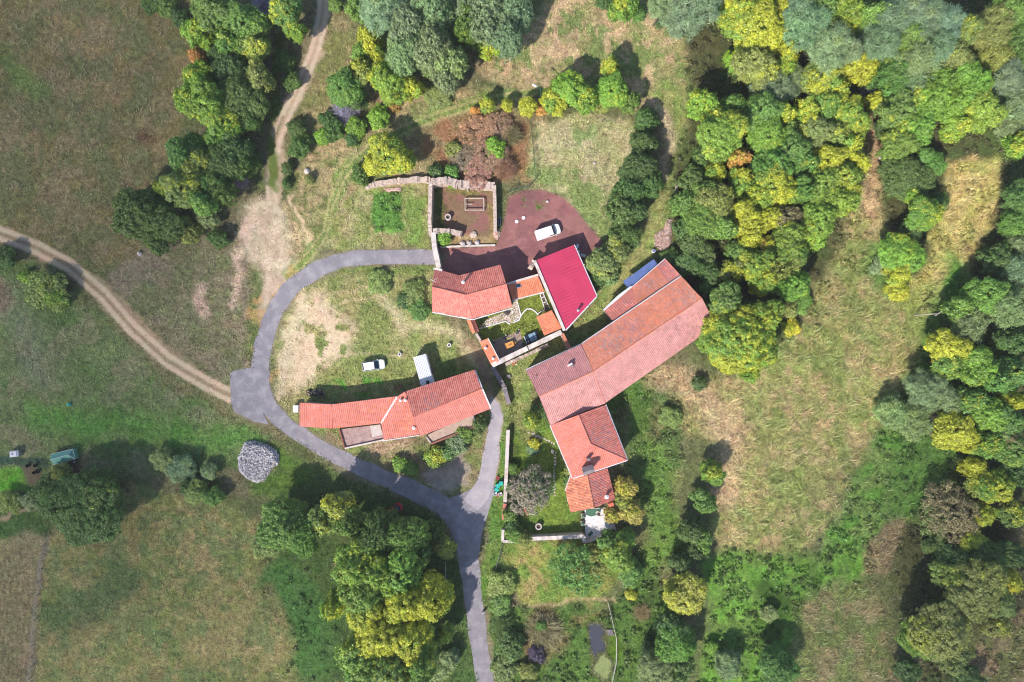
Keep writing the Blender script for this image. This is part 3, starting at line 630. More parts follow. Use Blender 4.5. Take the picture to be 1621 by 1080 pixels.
for dx, dy in ((-.2, .45), (.25, .45), (0, -1.5), (.45, -1.5)): MB().tube((q0.x+dx, q0.y+dy, 0), (q0.x+dx, q0.y+dy, 1.5), .03).build("post", MT["steel"], st)
tag(strip("rubble_wall", (846.5, 413, 2.2), (838.5, 426, 2.0), .9, 2.2, MT["stone"], None, 0, 5, .18, 0), "broken rubble wall end at the corner of the crimson barn", "wall")
# D, G and the gate: small courtyard roofs
hD = thing("garden_shelter", "square flat orange-tiled shelter in the courtyard corner by the crimson barn", "shelter")
PD = [[(861.6, 531.4, 2.3), (848.9, 501.9, 2.3), (873.2, 491.2, 2.7), (889.4, 519.6, 2.7)]]
roof_slope("roof_slope", PD[0], (0, 1), "orange", hD, .30, .40)
for p in PD[0]: q = P(p[0]+(869-p[0])*.1, p[1]+(511-p[1])*.1, 0); MB().box(q.x, q.y, 1.1, .14, .14, 2.2, .4).build("post", MT["wood"], hD)
hG = thing("lean_to_shed", "long narrow orange lean-to with two white roof vents", "shed")
PG = [[(758.7, 541.2, 2.4), (778.1, 578.9, 2.4), (790.3, 571.4, 2.8), (772.1, 535.8, 2.8)]]
walls(PG, hG, MT["render"], .2); roof_slope("roof_slope", PG[0], (0, 1), "orange", hG, .30, .40); strip("verge_trim", (772.6, 535.8, 2.8), (790.9, 571.2, 2.8), .14, .15, MT["white"], hG, .07)
pipe(hG, 769, 551, 2.6, .35, .16); pipe(hG, 780.8, 567.6, 2.6, .35, .16)
hP = thing("gate_porch", "small two-slope tiled porch over the courtyard gate by the bent-ridge house", "porch")
PPp = [[(739, 506.8, 2.5), (747.9, 528, 2.5), (752, 526.6, 3.0), (744.6, 506.6, 3.0)], [(751.4, 506.4, 2.5), (758.6, 525, 2.5), (752, 526.6, 3.0), (744.6, 506.6, 3.0)]]
walls(PPp, hP, MT["render"], .3); roof_slope("roof_slope", PPp[0], (0, 1), "orange", hP); roof_slope("roof_slope", PPp[1], (0, 1), "deep", hP); ridge([(744.6, 506.6, 3.0), (752, 526.6, 3.0)], "orange", hP, .09)
# courtyard walls and the tiled link wall
def wallthing(name, label, pts, wd, m, sub=4, jag=.05, cat="wall", ht=None):
    t = thing(name, label, cat)
    for a, b in zip(pts[:-1], pts[1:]): strip("wall_run", a, b, wd, a[2], MT[m], t, 0, sub, jag, -.1)
    return t
wallthing("courtyard_wall", "thick pale rendered wall along the courtyard's southern edge", [(778.8, 578.6, 2.6), (835, 551.5, 2.7), (889, 525.6, 2.8)], .85, "render", 8, .05)
wallthing("courtyard_wall", "short white wall between the gate porch and the narrow lean-to", [(753.6, 528.8, 2.0), (761.4, 541, 2.0)], .45, "render", 3, .03)
wallthing("stone_ledge", "low rough stone ledge at the foot of the thick courtyard wall", [(800, 577.5, .7), (845, 557, .8), (868, 546, .9)], .6, "oldwall", 8, .15)
tw = thing("tiled_wall", "tile-topped garden wall joining the crimson barn to the long barn", "wall")
strip("wall_run", (888.6, 527, 2.2), (902, 552.5, 2.2), .45, 2.2, MT["render"], tw, 0, 2, .02, -.1)
roof_slope("coping", [(886.6, 528, 2.35), (899.6, 553, 2.35), (904.6, 551, 2.35), (891.6, 526, 2.35)], (0, 1), "peach", tw, .28, .35)
wallthing("lane_wall", "grey stone wall running down from the lean-to to the village lane", [(779, 580.5, 1.6), (789, 597, 1.5), (798, 613, 1.4), (805.5, 640, 1.1)], .75, "greywall", 7, .08)

# E: the long barn and the hip-roofed house on its end
hE = thing("long_barn", "long stone barn with a mottled orange and rose tiled double roof", "barn")
EE, RE = 5.0, 6.5
r0, r1, r2 = (853.7, 628.1, RE-.3), (939, 588.6, RE), (1111.2, 472.7, RE)
n0, n1, n2 = (832.4, 586.6, EE), (919.7, 545.7, EE), (1078.6, 437.5, EE)
s0, s1, s2 = (871.4, 673, EE), (958, 638.2, EE), (1133.5, 514.5, EE)
PE = [[n0, n1, r1, r0], [n1, n2, r2, r1], [s0, s1, r1, r0], [s1, s2, r2, r1]]
walls(PE, hE, MT["oldwall"])
roof_slope("roof_slope", PE[0], (0, 1), "greyed", hE, .32, .45, m=MT["oldtile"], label="greyed mauve tiled slope")
roof_slope("roof_slope", PE[1], (0, 1), "old", hE, .28, .42, m=MT["oldtile"], mottle=[(965, 545, 26, "lichen", .75), (1000, 520, 24, "greyed", .5), (1085, 470, 26, "lichen", .5), (1030, 500, 22, "orange", .5)], label="mottled orange slope with pale lichened patches")
roof_slope("roof_slope", PE[2], (0, 1), "rosy", hE, .30, .42, m=MT["oldtile"]); roof_slope("roof_slope", PE[3], (0, 1), "rosy", hE, .30, .42, m=MT["oldtile"], mottle=[(1080, 530, 40, "greyed", .35)])
ridge([r0, r1, r2], "old", hE); ridge([s1, r1], "salmon", hE, .09, "seam_cap"); ridge([r1, n1], "lichen", hE, .09, "seam_cap")
strip("gutter", (832.2, 585.8, EE), (919.5, 544.9, EE), .16, .14, MT["lightsteel"], hE, -.06); strip("gutter", (919.5, 544.9, EE), (1078.2, 436.9, EE), .16, .14, MT["lightsteel"], hE, -.06)
q = P(902, 577.4, 6.1); vv = MB().box(q.x, q.y, q.z+.15, .9, .3, .5, .5).build("roof_vent", MT["white"], hE); MB().box(q.x+.4, q.y-.25, q.z+.1, .3, .3, .5, .5).build("vent_cap", MT["steel"], vv)
pipe(hE, 848.5, 596.5, 5.5, .35, .1, "steel", False)
openings(hE, s2, s1, [("door", .25, 0, 2.6, 2.8), ("window", .5, 1.6, .8, .9), ("window", .75, 1.6, .8, .9)], -1)
hL = thing("barn_lean_to", "patched tiled lean-to along the long barn's northern wall", "lean-to")
LN = [(956.8, 492.2, 3.3), (1053, 410.3, 3.3), (1076.6, 436.2, 4.5), (970.3, 508.0, 4.5)]
def lerp3(a, b, t): return tuple(a[k]+(b[k]-a[k])*t for k in range(3))
cutA = (lerp3(LN[0], LN[1], .46), lerp3(LN[3], LN[2], .36)); cutB = (lerp3(LN[0], LN[1], .86), lerp3(LN[3], LN[2], .83))
walls([LN], hL, MT["oldwall"], .3)
roof_slope("roof_slope", [LN[0], cutA[0], cutA[1], LN[3]], (0, 1), "deep", hL, .42, .55, m=MT["oldtile"], mottle=[(990, 478, 18, "greyed", .5)], label="plain red slope of broad tiles")
roof_slope("roof_slope", [cutA[0], cutB[0], cutB[1], cutA[1]], (0, 1), "old", hL, .28, .40, m=MT["oldtile"], mottle=[(1022, 450, 30, "lichen", .6)], label="slope patched with pale tiles")
roof_slope("roof_slope", [cutB[0], LN[1], LN[2], cutB[1]], (0, 1), "greyed", hL, .26, .36, m=MT["oldtile"], mottle=[(1060, 430, 30, "deep", .6)])
ridge([LN[1], LN[2]], "salmon", hL, .09, "verge_cap"); ridge([cutB[0], cutB[1]], "salmon", hL, .08, "seam_cap")
strip("gutter", (1053, 409.6, 3.3), (991.5, 462.2, 3.3), .14, .12, MT["lightsteel"], hL, -.03)
ss = MB(); 
for k in range(11):
    t0, t1 = k/11, (k+1)/11; a0, b0 = lerp3(LN[0], LN[1], t0*.46), lerp3(LN[0], LN[1], t1*.46); e = .6+1.0*(1-abs(t0-.5)*1.2)
    ss.face([P(a0[0], a0[1], 3.24), P(b0[0], b0[1], 3.24), P(b0[0]-2.4*e, b0[1]-1.9*e, 3.10), P(a0[0]-2.4*e, a0[1]-1.9*e, 3.10)])
ss.build("flashing_sheet", MT["caravan"], hL)
hS = thing("blue_shelter", "narrow blue sheet metal awning tucked under the long barn's lean-to", "awning")
roof_slope("roof_sheet", [(986, 446, 2.3), (1034.5, 410.8, 2.3), (1041, 418.5, 2.75), (996, 458, 2.75)], (0, 1), None, hS, .35, 0, 'rib', .05, MT["bluesheet"])
for p in ((990, 446.5), (1011, 430.5), (1033, 414)): q = P(*p); MB().tube((q.x, q.y, 0), (q.x, q.y, 2.25), .06).build("post", MT["wood"], hS)
hH = thing("hip_roof_house", "hip-roofed tiled house on the southern end of the long barn", "house")
EH, RH = 4.8, 6.6
w0, w1, k0, k1, e0, e1 = (871.6, 673.6, EH), (906.6, 757.2, EH), (915.5, 657, RH), (934.7, 702.7, RH), (958.2, 641, EH), (992.5, 728.4, EH)
PH = [[w0, w1, k1, k0], [e0, e1, k1, k0], [w1, e1, k1]]
walls(PH, hH, MT["render"])
roof_slope("roof_slope", PH[0], (0, 1), "salmon", hH, .32, .42); roof_slope("roof_slope", PH[1], (0, 1), "deep", hH, .32, .42, mottle=[(950, 690, 22, "greyed", .4)]); roof_slope("roof_slope", PH[2], (0, 1), "salmon", hH, .32, .42)
ridge([k0, k1], "salmon", hH); ridge([w1, k1], "new", hH, .1, "hip_cap"); ridge([e1, k1], "deep", hH, .1, "hip_cap")
strip("gutter", (907, 758, EH), (993.4, 729.2, EH), .15, .13, MT["lightsteel"], hH, -.06); strip("gutter", (959.2, 640.7, EH), (993.5, 728.2, EH), .15, .13, MT["lightsteel"], hH, -.06); strip("gutter", (870.6, 673.8, EH), (905.8, 757.4, EH), .15, .13, MT["white"], hH, -.06)
q = P(929.6, 741.5, 5.4); ch = MB().box(q.x, q.y, 5.9, 1.75, .85, 2.6, .3).build("chimney", MT["render"], hH)
cm = MB(); cr_, sr_ = math.cos(.3), math.sin(.3)
for s_ in (-1, 1):
    cm.face([(q.x+x*cr_-y*sr_, q.y+x*sr_+y*cr_, z) for x, y, z in ((-1, 0, 7.62), (1, 0, 7.62), (1, s_*.55, 7.25), (-1, s_*.55, 7.25))])
cm.build("chimney_cap", MT["greywall"], ch); q = P(931, 726.5, 6.2); MB().box(q.x, q.y, 6.5, .5, .42, 1.1, .3).build("chimney", MT["greywall"], hH)
openings(hH, w0, w1, [("window", .3, 1, 1.0, 1.3), ("door", .55, 0, 1.0, 2.1), ("window", .8, 1, 1.0, 1.3)], -1); openings(hH, e0, e1, [("window", .3, 1, .9, 1.2), ("window", .7, 1, .9, 1.2)], 1)
hN = thing("tiled_annex", "small two-slope annex with fish-scale tiles below the hip-roofed house", "annex")
EN, RN = 3.4, 4.7
a0, a1, a2, g0, g1, b0, b1 = (903.6, 753.5, EN), (895.2, 777, EN), (903.4, 811, EN), (929.2, 752, RN), (940.6, 803.7, RN), (961.7, 741.5, EN), (973.9, 790.5, EN)
walls([[a1, a2, g1, g0], [b0, b1, g1, g0]], hN, MT["render"])
roof_slope("roof_slope", [a1, a2, g1, g0, a0], (0, 1), "peach", hN, .26, .34, m=MT["oldtile"]); roof_slope("roof_slope", [b0, b1, g1, g0], (0, 1), "deep", hN, .26, .34, m=MT["oldtile"], mottle=[(945, 770, 20, "greyed", .5)], label="darker red scalloped slope")
ridge([g0, g1], "peach", hN, .11); pipe(hN, 959.6, 785.5, 3.9, .6, .24); q = P(965.8, 796.5, 2.4); MB().box(q.x, q.y, 1.9, .9, .6, 3.8, .3).build("chimney", MT["terracotta"], hN)
strip("verge_trim", (903, 753, EN), (894.6, 776.8, EN), .16, .12, MT["white"], hN, .02)
openings(hN, a1, a2, [("window", .5, 1, .9, 1.1)], -1)

# I: the curved row house on the south
hI = thing("row_house", "curved row house with four joined salmon tiled roofs along the road bend", "house")
a = (474.4, 637.8, 3.3); b = (524.5, 640.4, 3.3); c = (525.6, 678.6, 2.4); d = (474.4, 675, 2.4); e = (629.2, 627.4, 3.5); f = (603.3, 670.2, 2.5)
PI = [[d, c, b, a], [c, f, e, b]]
walls(PI, hI, MT["oldwall"], .25)
roof_slope("roof_slope", PI[0], (0, 1), "salmon", hI, .34, .42); roof_slope("roof_slope", PI[1], (0, 1), "salmon", hI, .34, .42, mottle=[(595, 650, 12, "orange", .4)])
w3 = [(607.6, 696.5, 2.7), (664.5, 687, 2.7), (654, 660.9, 3.45), (641, 620.2, 4.6), (629.2, 627.4, 4.3), (603.3, 670.2, 3.3)]
walls([w3], hI, MT["oldwall"], .3, .35); roof_slope("roof_slope", w3, (0, 1), "salmon", hI, .34, .42, mottle=[(640, 675, 14, "orange", .3)])
NE0, NE1, RI0, RI1, SE0, SE1 = (641.3, 619.9, 4.2), (751.2, 586.4, 4.2), (654, 660.9, 6.0), (763, 616, 6.0), (665.9, 690.7, 4.2), (776.4, 647.3, 4.2)
PI2 = [[NE0, NE1, RI1, RI0], [SE0, SE1, RI1, RI0]]
walls(PI2, hI, MT["oldwall"])
for pl in PI2: roof_slope("roof_slope", pl, (0, 1), "deep" if pl is PI2[0] else "new", hI, .34, .44, mottle=[(680, 640, 16, "greyed", .45)] if pl is PI2[0] else ())
ridge([RI0, RI1], "salmon", hI, .14); ridge([b, c], "deep", hI, .09, "seam_cap"); strip("seam_flashing", (628.8, 628.4, 4.3), (603.6, 669.8, 3.3), .28, .2, MT["white"], hI, .12)
strip("verge_board", (752.2, 586.2, 4.2), (763.8, 615.8, 6.0), .2, .2, MT["lightsteel"], hI, .06); strip("verge_board", (763.8, 615.8, 6.0), (777.2, 647, 4.2), .2, .2, MT["white"], hI, .06)
pipe(hI, 635, 633.5, 4.2, .6, .16); pipe(hI, 642.4, 633.4, 4.5, .5, .18); pipe(hI, 655.5, 677, 3.0, .3, .2)
strip("gutter", (606, 698.2, 2.6), (664, 689.3, 2.6), .14, .1, MT["white"], hI, .0)
openings(hI, SE0, SE1, [("door", .3, 1.2, 1.6, 2.1), ("window", .55, 2, 1.1, 1.2), ("window", .8, 2, 1.1, 1.2)], 1)
openings(hI, (607.6, 696.5, 2.7), (664.5, 687, 2.7), [("window", .4, .9, 1.1, 1.1), ("door", .75, 0, .9, 2.0)], 1); openings(hI, c, f, [("door", .5, 0, 1.2, 2.0)], 1)
tB = thing("raised_terrace", "beige raised terrace with brown retaining walls below the row house", "terrace")
T2p = [(675, 689.5), (684, 700.6), (749.6, 674.2), (748.6, 655)]
MB().prism([P(x, y, 0)+Vector((0, 0, -.2)) for x, y in T2p], [P(x, y, 1.2) for x, y in T2p]).build("floor_slab", MT["patio2"], tB)
strip("retaining_wall", (674, 691, 1.22), (683, 702.2, 1.22), .3, 1.4, MT["oldwall"], tB, .25, 3, .02); strip("retaining_wall", (683, 702.6, 1.22), (750.8, 675.2, 1.22), .3, 1.4, MT["redwood"], tB, .25, 6, .02); strip("retaining_wall", (750.8, 675.2, 1.22), (749.8, 656, 1.22), .2, 1.4, MT["greywall"], tB, .25, 2, .02)
tA = thing("paved_terrace", "pinkish paved terrace with a low wall beside the row house's western wing", "terrace")
T1p = [(537, 680), (546, 709), (607.4, 695.2), (602, 672)]
MB().prism([P(x, y, 0)+Vector((0, 0, -.2)) for x, y in T1p], [P(x, y, .45) for x, y in T1p]).build("floor_slab", MT["patio"], tA)
MB().face([P(586, 674.5, .455), P(589, 692.5, .455), P(606, 688, .455), P(601.5, 672.4, .455)]).build("new_screed", MT["concrete"], tA)
strip("low_wall", (545.6, 710, .8), (608.6, 696.4, .8), .28, 1, MT["render"], tA, 0, 5, .04); strip("low_wall", (536.6, 680, .8), (545.2, 709.2, .8), .25, 1, MT["redwood"], tA, 0, 4, .04)
wb = thing("storage_bin", "white lidded bin at the western gable of the row house", "bin"); q = P(471.2, 646.4)
MB().box(q.x, q.y, .55, .9, 1.2, 1.1, bev=.06).build("body", MT["white"], wb); MB().box(q.x, q.y, 1.13, .96, 1.26, .07, bev=.02).build("lid", MT["white"], wb)
# ruined enclosure
hR = thing("ruined_enclosure", "roofless ruin of crumbling stone walls around a red gravel floor", "ruin")
for nm, pts, wd, jag, sub in (("wall_run", [(681.5, 287, 2.7), (680.5, 320, 2.6), (679.8, 352, 2.4), (681.5, 372, 2.2)], .65, .05, 8), ("wall_run", [(682, 287.5, 2.7), (708, 285, 2.3), (725, 291, 1.7), (748, 292, 1.2), (783, 294.5, 1.6)], 1.25, .16, 9), ("wall_run", [(782.4, 293, 1.7), (783.4, 330, 1.6), (783.8, 366, 1.5)], .6, .05, 8), ("wall_run", [(680, 365.5, 2.2), (712, 366, 1.6), (731, 370.5, 1.1)], .9, .16, 8)):
    for p, q in zip(pts[:-1], pts[1:]): strip(nm, p, (q[0], q[1], p[2]*.3+q[2]*.7), wd, 1, MT["stone"], hR, 0, sub, jag, -.1)
wallthing("tumbled_wall", "low tumbled stone wall west of the ruin beside the bright yellow tree", [(578, 296, .7), (596, 291, .8), (628, 286, .9), (660, 283.5, 1.1), (681, 284, 1.4)], .9, "stone", 8, .22)
wallthing("yard_wall", "white coped wall from the ruin down to the bent-ridge house", [(685.5, 368, 2.3), (687.5, 391, 2.3), (694.5, 424, 2.3)], .85, "render", 5, .04)
wallthing("planter_kerb", "low pale kerb wall in front of the ruin's weedy bed", [(697, 391.5, .35), (730, 389.6, .4), (784, 388, .35)], .3, "render", 8, .1)
# garden walls
wallthing("garden_wall", "long white garden wall beside the village lane", [(804.4, 681, 1.3), (802, 735, 1.3), (799.6, 795, 1.3)], .62, "render", 10, .03)
tt = thing("tiled_wall", "short wall with orange tile coping at the southern end of the white garden wall", "wall")
strip("wall_run", (799, 798, 1.1), (796.6, 822.5, 1.1), .4, 1.2, MT["render"], tt, 0, 2, .02)
roof_slope("coping", [(796.6, 797.6, 1.25), (794.2, 822.5, 1.25), (799.4, 822.9, 1.32), (801.8, 798, 1.32)], (0, 1), "deep", tt, .3, .35)
wallthing("garden_wall", "white corner wall where the garden meets the lane verge", [(796.4, 839, 1.1), (795.6, 857.4, 1.1), (814.5, 857.6, 1.0)], .5, "render", 4, .04)
wallthing("garden_wall", "weathered pale wall along the garden's southern edge", [(832.5, 853.3, 1.6), (880, 851.6, 1.7), (923.5, 849.2, 1.7), (925.8, 858.8, 1.6)], .68, "render", 8, .05)
wallthing("terrace_wall", "low white wall edging the white terrace on its outer side", [(926.5, 859.6, 1.1), (941, 854.6, 1.1), (955.5, 847.6, 1.1)], .32, "render", 4, .03)
wallthing("terrace_wall", "short white wall at the terrace end under the golden tree", [(969.5, 826, 1.0), (974.4, 838.6, 1.0)], .35, "render", 3, .03)
tW = thing("white_terrace", "bright white paved terrace below the fish-scale annex", "terrace")
Wp = [(925.5, 806), (927, 855), (956, 845.5), (973, 836), (966, 803)]
MB().prism([P(x, y)+Vector((0, 0, -.2)) for x, y in Wp], [P(x, y, .25) for x, y in Wp]).build("floor_slab", MT["whitepave"], tW)
MB().face([P(927, 806, .256), P(928, 815.5, .256), P(936, 818, .256), P(950, 814, .256), P(952, 805, .256)]).build("green_mat", MT["greencloth"], tW)
MB().box(*(P(934.5, 844.6).xy), .27, 1.0, .55, .02, .8).build("green_mat", MT["greencloth"], tW)
# ------------------------------------------------------------------ vehicles
def loft(mb, rings, c=None):
    n = len(rings[0]); pts = sum(rings, []); fs = []
    for j in range(len(rings)-1): fs += [(j*n+k, j*n+(k+1) % n, (j+1)*n+(k+1) % n, (j+1)*n+k) for k in range(n)]
    return mb.shell(pts, fs+[tuple(range(n))[::-1], tuple(range((len(rings)-1)*n, len(rings)*n))], c)
def plan(x0, x1, hw, z, rf, rr, n=6):
    """rounded plan outline, front at +x"""
    pts = []
    for cx, cy, r, a0 in ((x1-rf, hw-rf*.8, rf, 0), (x0+rr, hw-rr*.8, rr, 1), (x0+rr, -hw+rr*.8, rr, 2), (x1-rf, -hw+rf*.8, rf, 3)):
        seq = range(n+1)
        for k in seq:
            t = (a0+k/n)*math.pi/2
            pts.append((cx+r*math.cos(t), cy+.8*r*math.sin(t), z(cx+r*math.cos(t)) if callable(z) else z))
    return pts
def vehicle(name, label, cat, px, py, rot, L, W, Hh, hood, paint, van=False):
    p = P(px, py, 1.0); t = thing(name, label, cat, None, (p.x, p.y, 0), rot); f, r = L/2, -L/2; hw = W/2
    b = MB(); belt = .95 if not van else 1.05
    zt = lambda x: belt-(.22 if x > f-hood*.9 else 0)*sstep(f-hood*.7, f, np.float64(x))
    loft(b, [plan(r+.05, f-.05, hw-.06, .28, .35, .2), plan(r, f, hw, .45, .45, .22), plan(r, f, hw, .7, .5, .25), plan(r+.04, f-.06, hw-.04, zt, .55, .28)])
    b.build("body", paint, t)
    ws = f-hood; we = ws-(.75 if not van else .55)          # windscreen foot and head
    rb = r+(.42 if not van else .06); re = r+.06            # rear window head and foot
    hr = hw-(.2 if not van else .13); hb = hw-.07
    roof = [(we, hr, Hh-.04), (we, -hr, Hh-.04), (rb, -hr, Hh-.04), (rb, hr, Hh-.04)]; ft = [(ws, hb, belt-.03), (ws, -hb, belt-.03), (re, -hb, belt-.03), (re, hb, belt-.03)]
    mid = [(x*.985+.0, y*.93, Hh) for x, y, z in roof]
    MB().shell(roof+mid, [(0, 1, 5, 4), (1, 2, 6, 5), (2, 3, 7, 6), (3, 0, 4, 7), (4, 5, 6, 7)]).build("roof", paint, t)
    def quad(nm, q, m, sh=.06):
        c = sum((Vector(x) for x in q), Vector())/4; MB().face([Vector(x).lerp(c, sh) for x in q]).build(nm, m, t)
    MB().shell(roof+ft, [(0, 1, 5, 4), (1, 2, 6, 5), (2, 3, 7, 6), (3, 0, 4, 7)]).build("pillars", paint if van else paint, t)
    up = lambda q, d: [tuple(Vector(x)+Vector(d)) for x in q]
    quad("windscreen", up([roof[0], roof[1], ft[1], ft[0]], (.012, 0, .012)), MT["glass"], .05)
    if not van: quad("rear_window", up([roof[2], roof[3], ft[3], ft[2]], (-.012, 0, .012)), MT["glass"], .12)
    for s in (1, -1):
        i, j = (0, 3) if s > 0 else (1, 2); q = [roof[i], roof[j], ft[j], ft[i]]
        if van: q = [roof[i], tuple(Vector(roof[i])+Vector((-.75, 0, 0))), tuple(Vector(ft[i])+Vector((-1.25, 0, 0))), ft[i]]
        q = up(q, (0, s*.015, .006))
        if van: quad("side_window", q, MT["glass"], .14)
        else:
            m1, m2 = Vector(q[0]).lerp(Vector(q[1]), .5), Vector(q[3]).lerp(Vector(q[2]), .5)
            quad("side_window", [q[0], m1, m2, q[3]], MT["glass"], .1); quad("side_window", [m1, q[1], q[2], m2], MT["glass"], .1)
        MB().box(ws-.12, s*(hw+.07), belt+.06, .12, .2, .14, bev=.03).build("mirror", paint, t)
        MB().box(f-.24, s*(hw-.32), .68, .3, .3, .12, s*-.5, bev=.03).build("headlight", MT["lamp"], t)
        for wx in (f-.8, r+.75):
            wl = MB().tube((wx, s*(hw-.2), .31), (wx, s*(hw+.01), .31), .31, .31, 18).build("wheel", MT["rubber"], t)
            MB().tube((wx, s*(hw+.0), .31), (wx, s*(hw+.02), .31), .19, .19, 12).build("rim", MT["steel"], wl)
    return t
vehicle("white_van", "white panel van parked on the red gravel yard", "van", 867.5, 367.2, math.radians(18), 4.55, 1.85, 1.85, .95, MT["paint"], True)
vehicle("white_car", "white hatchback parked on the rough grass inside the road loop", "car", 590.6, 578.6, math.radians(8), 4.0, 1.72, 1.45, 1.0, MT["paint"])
vehicle("red_car", "small red car half hidden under the trees by the road bend", "car", 626.5, 807, math.radians(38), 2.4, 1.45, 1.35, .4, MT["red"])
cv = thing("caravan", "long white caravan with a ribbed metal roof beside the row house", "caravan"); p0, p1 = P(664, 563, 2.5), P(679, 617, 2.5)
d = (p1-p0).normalized(); rot = math.atan2(d.y, d.x); cen = (p0+p1)/2; Lc = (p1-p0).length
cv.location = (cen.x, cen.y, 0); cv.rotation_euler = (0, 0, rot)
cb = MB(); loft(cb, [plan(-Lc/2, Lc/2, 1.15, .45, .3, .3), plan(-Lc/2, Lc/2, 1.2, 1.2, .35, .35), plan(-Lc/2+.05, Lc/2-.05, 1.17, 2.35, .3, .3)]); cb.build("body", MT["white"], cv)
cr = MB()
for k in range(8):
    y = -1.15+k*.2875; cr.face([(-Lc/2, y, 2.40), (Lc/2, y, 2.40), (Lc/2, y+.10, 2.50), (-Lc/2, y+.10, 2.50)]); cr.face([(-Lc/2, y+.10, 2.50), (Lc/2, y+.10, 2.50), (Lc/2, y+.2875, 2.40), (-Lc/2, y+.2875, 2.40)])
cr.build("ribbed_roof", MT["caravan"], cv)
MB().lathe([(.30, 2.44), (.32, 2.58), (.16, 2.58), (.14, 2.5)], Lc/2-1.3, .15, 0, 16).build("roof_hatch", MT["black"], cv)
for s in (1, -1):
    MB().tube((.3, s*1.0, .33), (.3, s*1.2, .33), .33, .33, 16).build("wheel", MT["rubber"], cv)
    MB().box(0, s*1.19, 1.6, 1.4, .04, .6).build("window", MT["glass"], cv)
db = MB(); db.path([(-Lc/2-.05, .5, .5), (-Lc/2-1.2, 0, .5), (-Lc/2-.05, -.5, .5)], .05); db.build("drawbar", MT["steel"], cv)
# ------------------------------------------------------------------ yard and garden things
def ring_at(name, label, cat, px, py, r, h, m, fill="soil", group=None, wall=.28):
    p = P(px, py, h); t = thing(name, label, cat, group, (p.x, p.y, 0))
    MB().lathe([(r, 0), (r, h), (r*(1-wall), h), (r*(1-wall), h*.4)], n=24, close=False).build("ring", MT[m], t)
    MB().lathe([(r*(1-wall)*.99, h*.3), (r*(1-wall)*.99, h*.62)], n=20).build("filling", MT[fill], t); return t
ring_at("stone_planter", "round whitish concrete planter inside the roofless ruin", "planter", 709, 343.6, .55, .85, "concrete", wall=.35)
ring_at("stone_well", "round stone well ring on the lawn of the southern garden", "well", 852.6, 834, .58, .7, "concrete", wall=.33)
ring_at("concrete_ring", "small white concrete ring west of the caravan", "well ring", 632.4, 561.2, .34, .45, "white", wall=.45)
ring_at("concrete_ring", "small white concrete ring beside the dirt path north of the caravan", "well ring", 710.8, 546.6, .36, .6, "white", wall=.45)
for px, py, l in ((818, 350.8, "white disc cover on the red gravel nearer the ruin"), (828.8, 344.9, "white disc cover on the red gravel nearer the van")):
    p = P(px, py); t = thing("manhole_cover", l, "cover", None, (p.x, p.y, 0)); MB().lathe([(.33, 0), (.33, .12), (.28, .16)], n=20).build("disc", MT["white"], t); MB().lathe([(.05, .165), (.05, .2)], n=8).build("handle", MT["steel"], t)
p = P(866.3, 319.4); t = thing("stone_block", "small white stone block near the yard's grassy edge", "stone", None, (p.x, p.y, 0)); MB().box(0, 0, .15, .42, .38, .3, .5, bev=.06).build("block", MT["concrete"], t)
def rock(name, label, px, py, r, m="concrete", h=.6, seed=1):
    rr = np.random.default_rng(seed); mb = MB(); n = 10; rings = []
    p = P(px, py)
    for j, (z, k) in enumerate(((-.1, .9), (.35, 1), (.75, .75), (1, .35))):
        rings.append([(p.x+r*k*math.cos(t)*rr.uniform(.75, 1.2), p.y+r*k*math.sin(t)*rr.uniform(.75, 1.2), z*h*rr.uniform(.85, 1.1)) for t in [2*math.pi*i/n for i in range(n)]])
    loft(mb, rings); return tag(mb.build(name, MT[m]), label, "rock")
rock("boulder", "pale boulder on the dry hillside between the dirt track and the ruin", 486.5, 271.5, .55, seed=3)
rock("boulder", "tiny white stone in the middle of the pale dry lawn", 941, 258.5, .25, h=.3, seed=4)
rock("boulder", "white stone at the bottom end of the hedge beside the big field", 222, 401.5, .45, seed=5)
rock("boulder", "white rock on the pinkish strip between the two eastern woods", 1395.5, 250, .6, seed=6)
def heap(name, label, cat, poly, n, hmax, size, cols, seed):
    r = np.random.default_rng(seed); mb = MB(); xs_ = [q[0] for q in poly]; ys_ = [q[1] for q in poly]; k = 0
    while k < n:
        x, y = r.uniform(min(xs_), max(xs_)), r.uniform(min(ys_), max(ys_)); dd = float(sdf_poly(poly, np.array([x]), np.array([y]))[0])
        if dd > 0: continue
        p = P(x, y); hz = hmax*min(1, (-dd/5.0))**.8*r.uniform(.6, 1.08); a = r.uniform(0, math.pi); l = size*r.uniform(.6, 1.4); tl = r.normal(0, .55)
        dx, dy = math.cos(a)*l*math.cos(tl), math.sin(a)*l*math.cos(tl)
        mb.tube((p.x-dx, p.y-dy, hz-math.sin(tl)*l), (p.x+dx, p.y+dy, hz+math.sin(tl)*l), size*.42*r.uniform(.7, 1.3), size*.36*r.uniform(.7, 1.2), 5, cols[r.integers(len(cols))]); k += 1
    core = [P(x, y) for x, y in poly]; c = sum(core, Vector())/len(core)
    mb.prism([q.lerp(c, .12)+Vector((0, 0, -.1)) for q in core], [Vector((q.lerp(c, .45).x, q.lerp(c, .45).y, hmax*.7)) for q in core], cols[0])
    return tag(mb.build(name, MT["log"]), label, cat)
GR = [alb(246, 240, 240), alb(228, 220, 222), alb(252, 248, 246), alb(206, 198, 202), alb(232, 216, 210), alb(176, 168, 170)]
GR = [tuple(min(.85, 1.12*x_) for x_ in g_) for g_ in GR]
heap("log_heap", "big round heap of whitish grey split logs beside the road", "log heap", [(388, 700), (402, 697), (424, 704), (440, 714), (442, 733), (431, 741), (426, 749), (420, 760), (408, 764), (392, 758), (379, 744), (378, 724)], 2300, 1.0, .19, GR, 4)
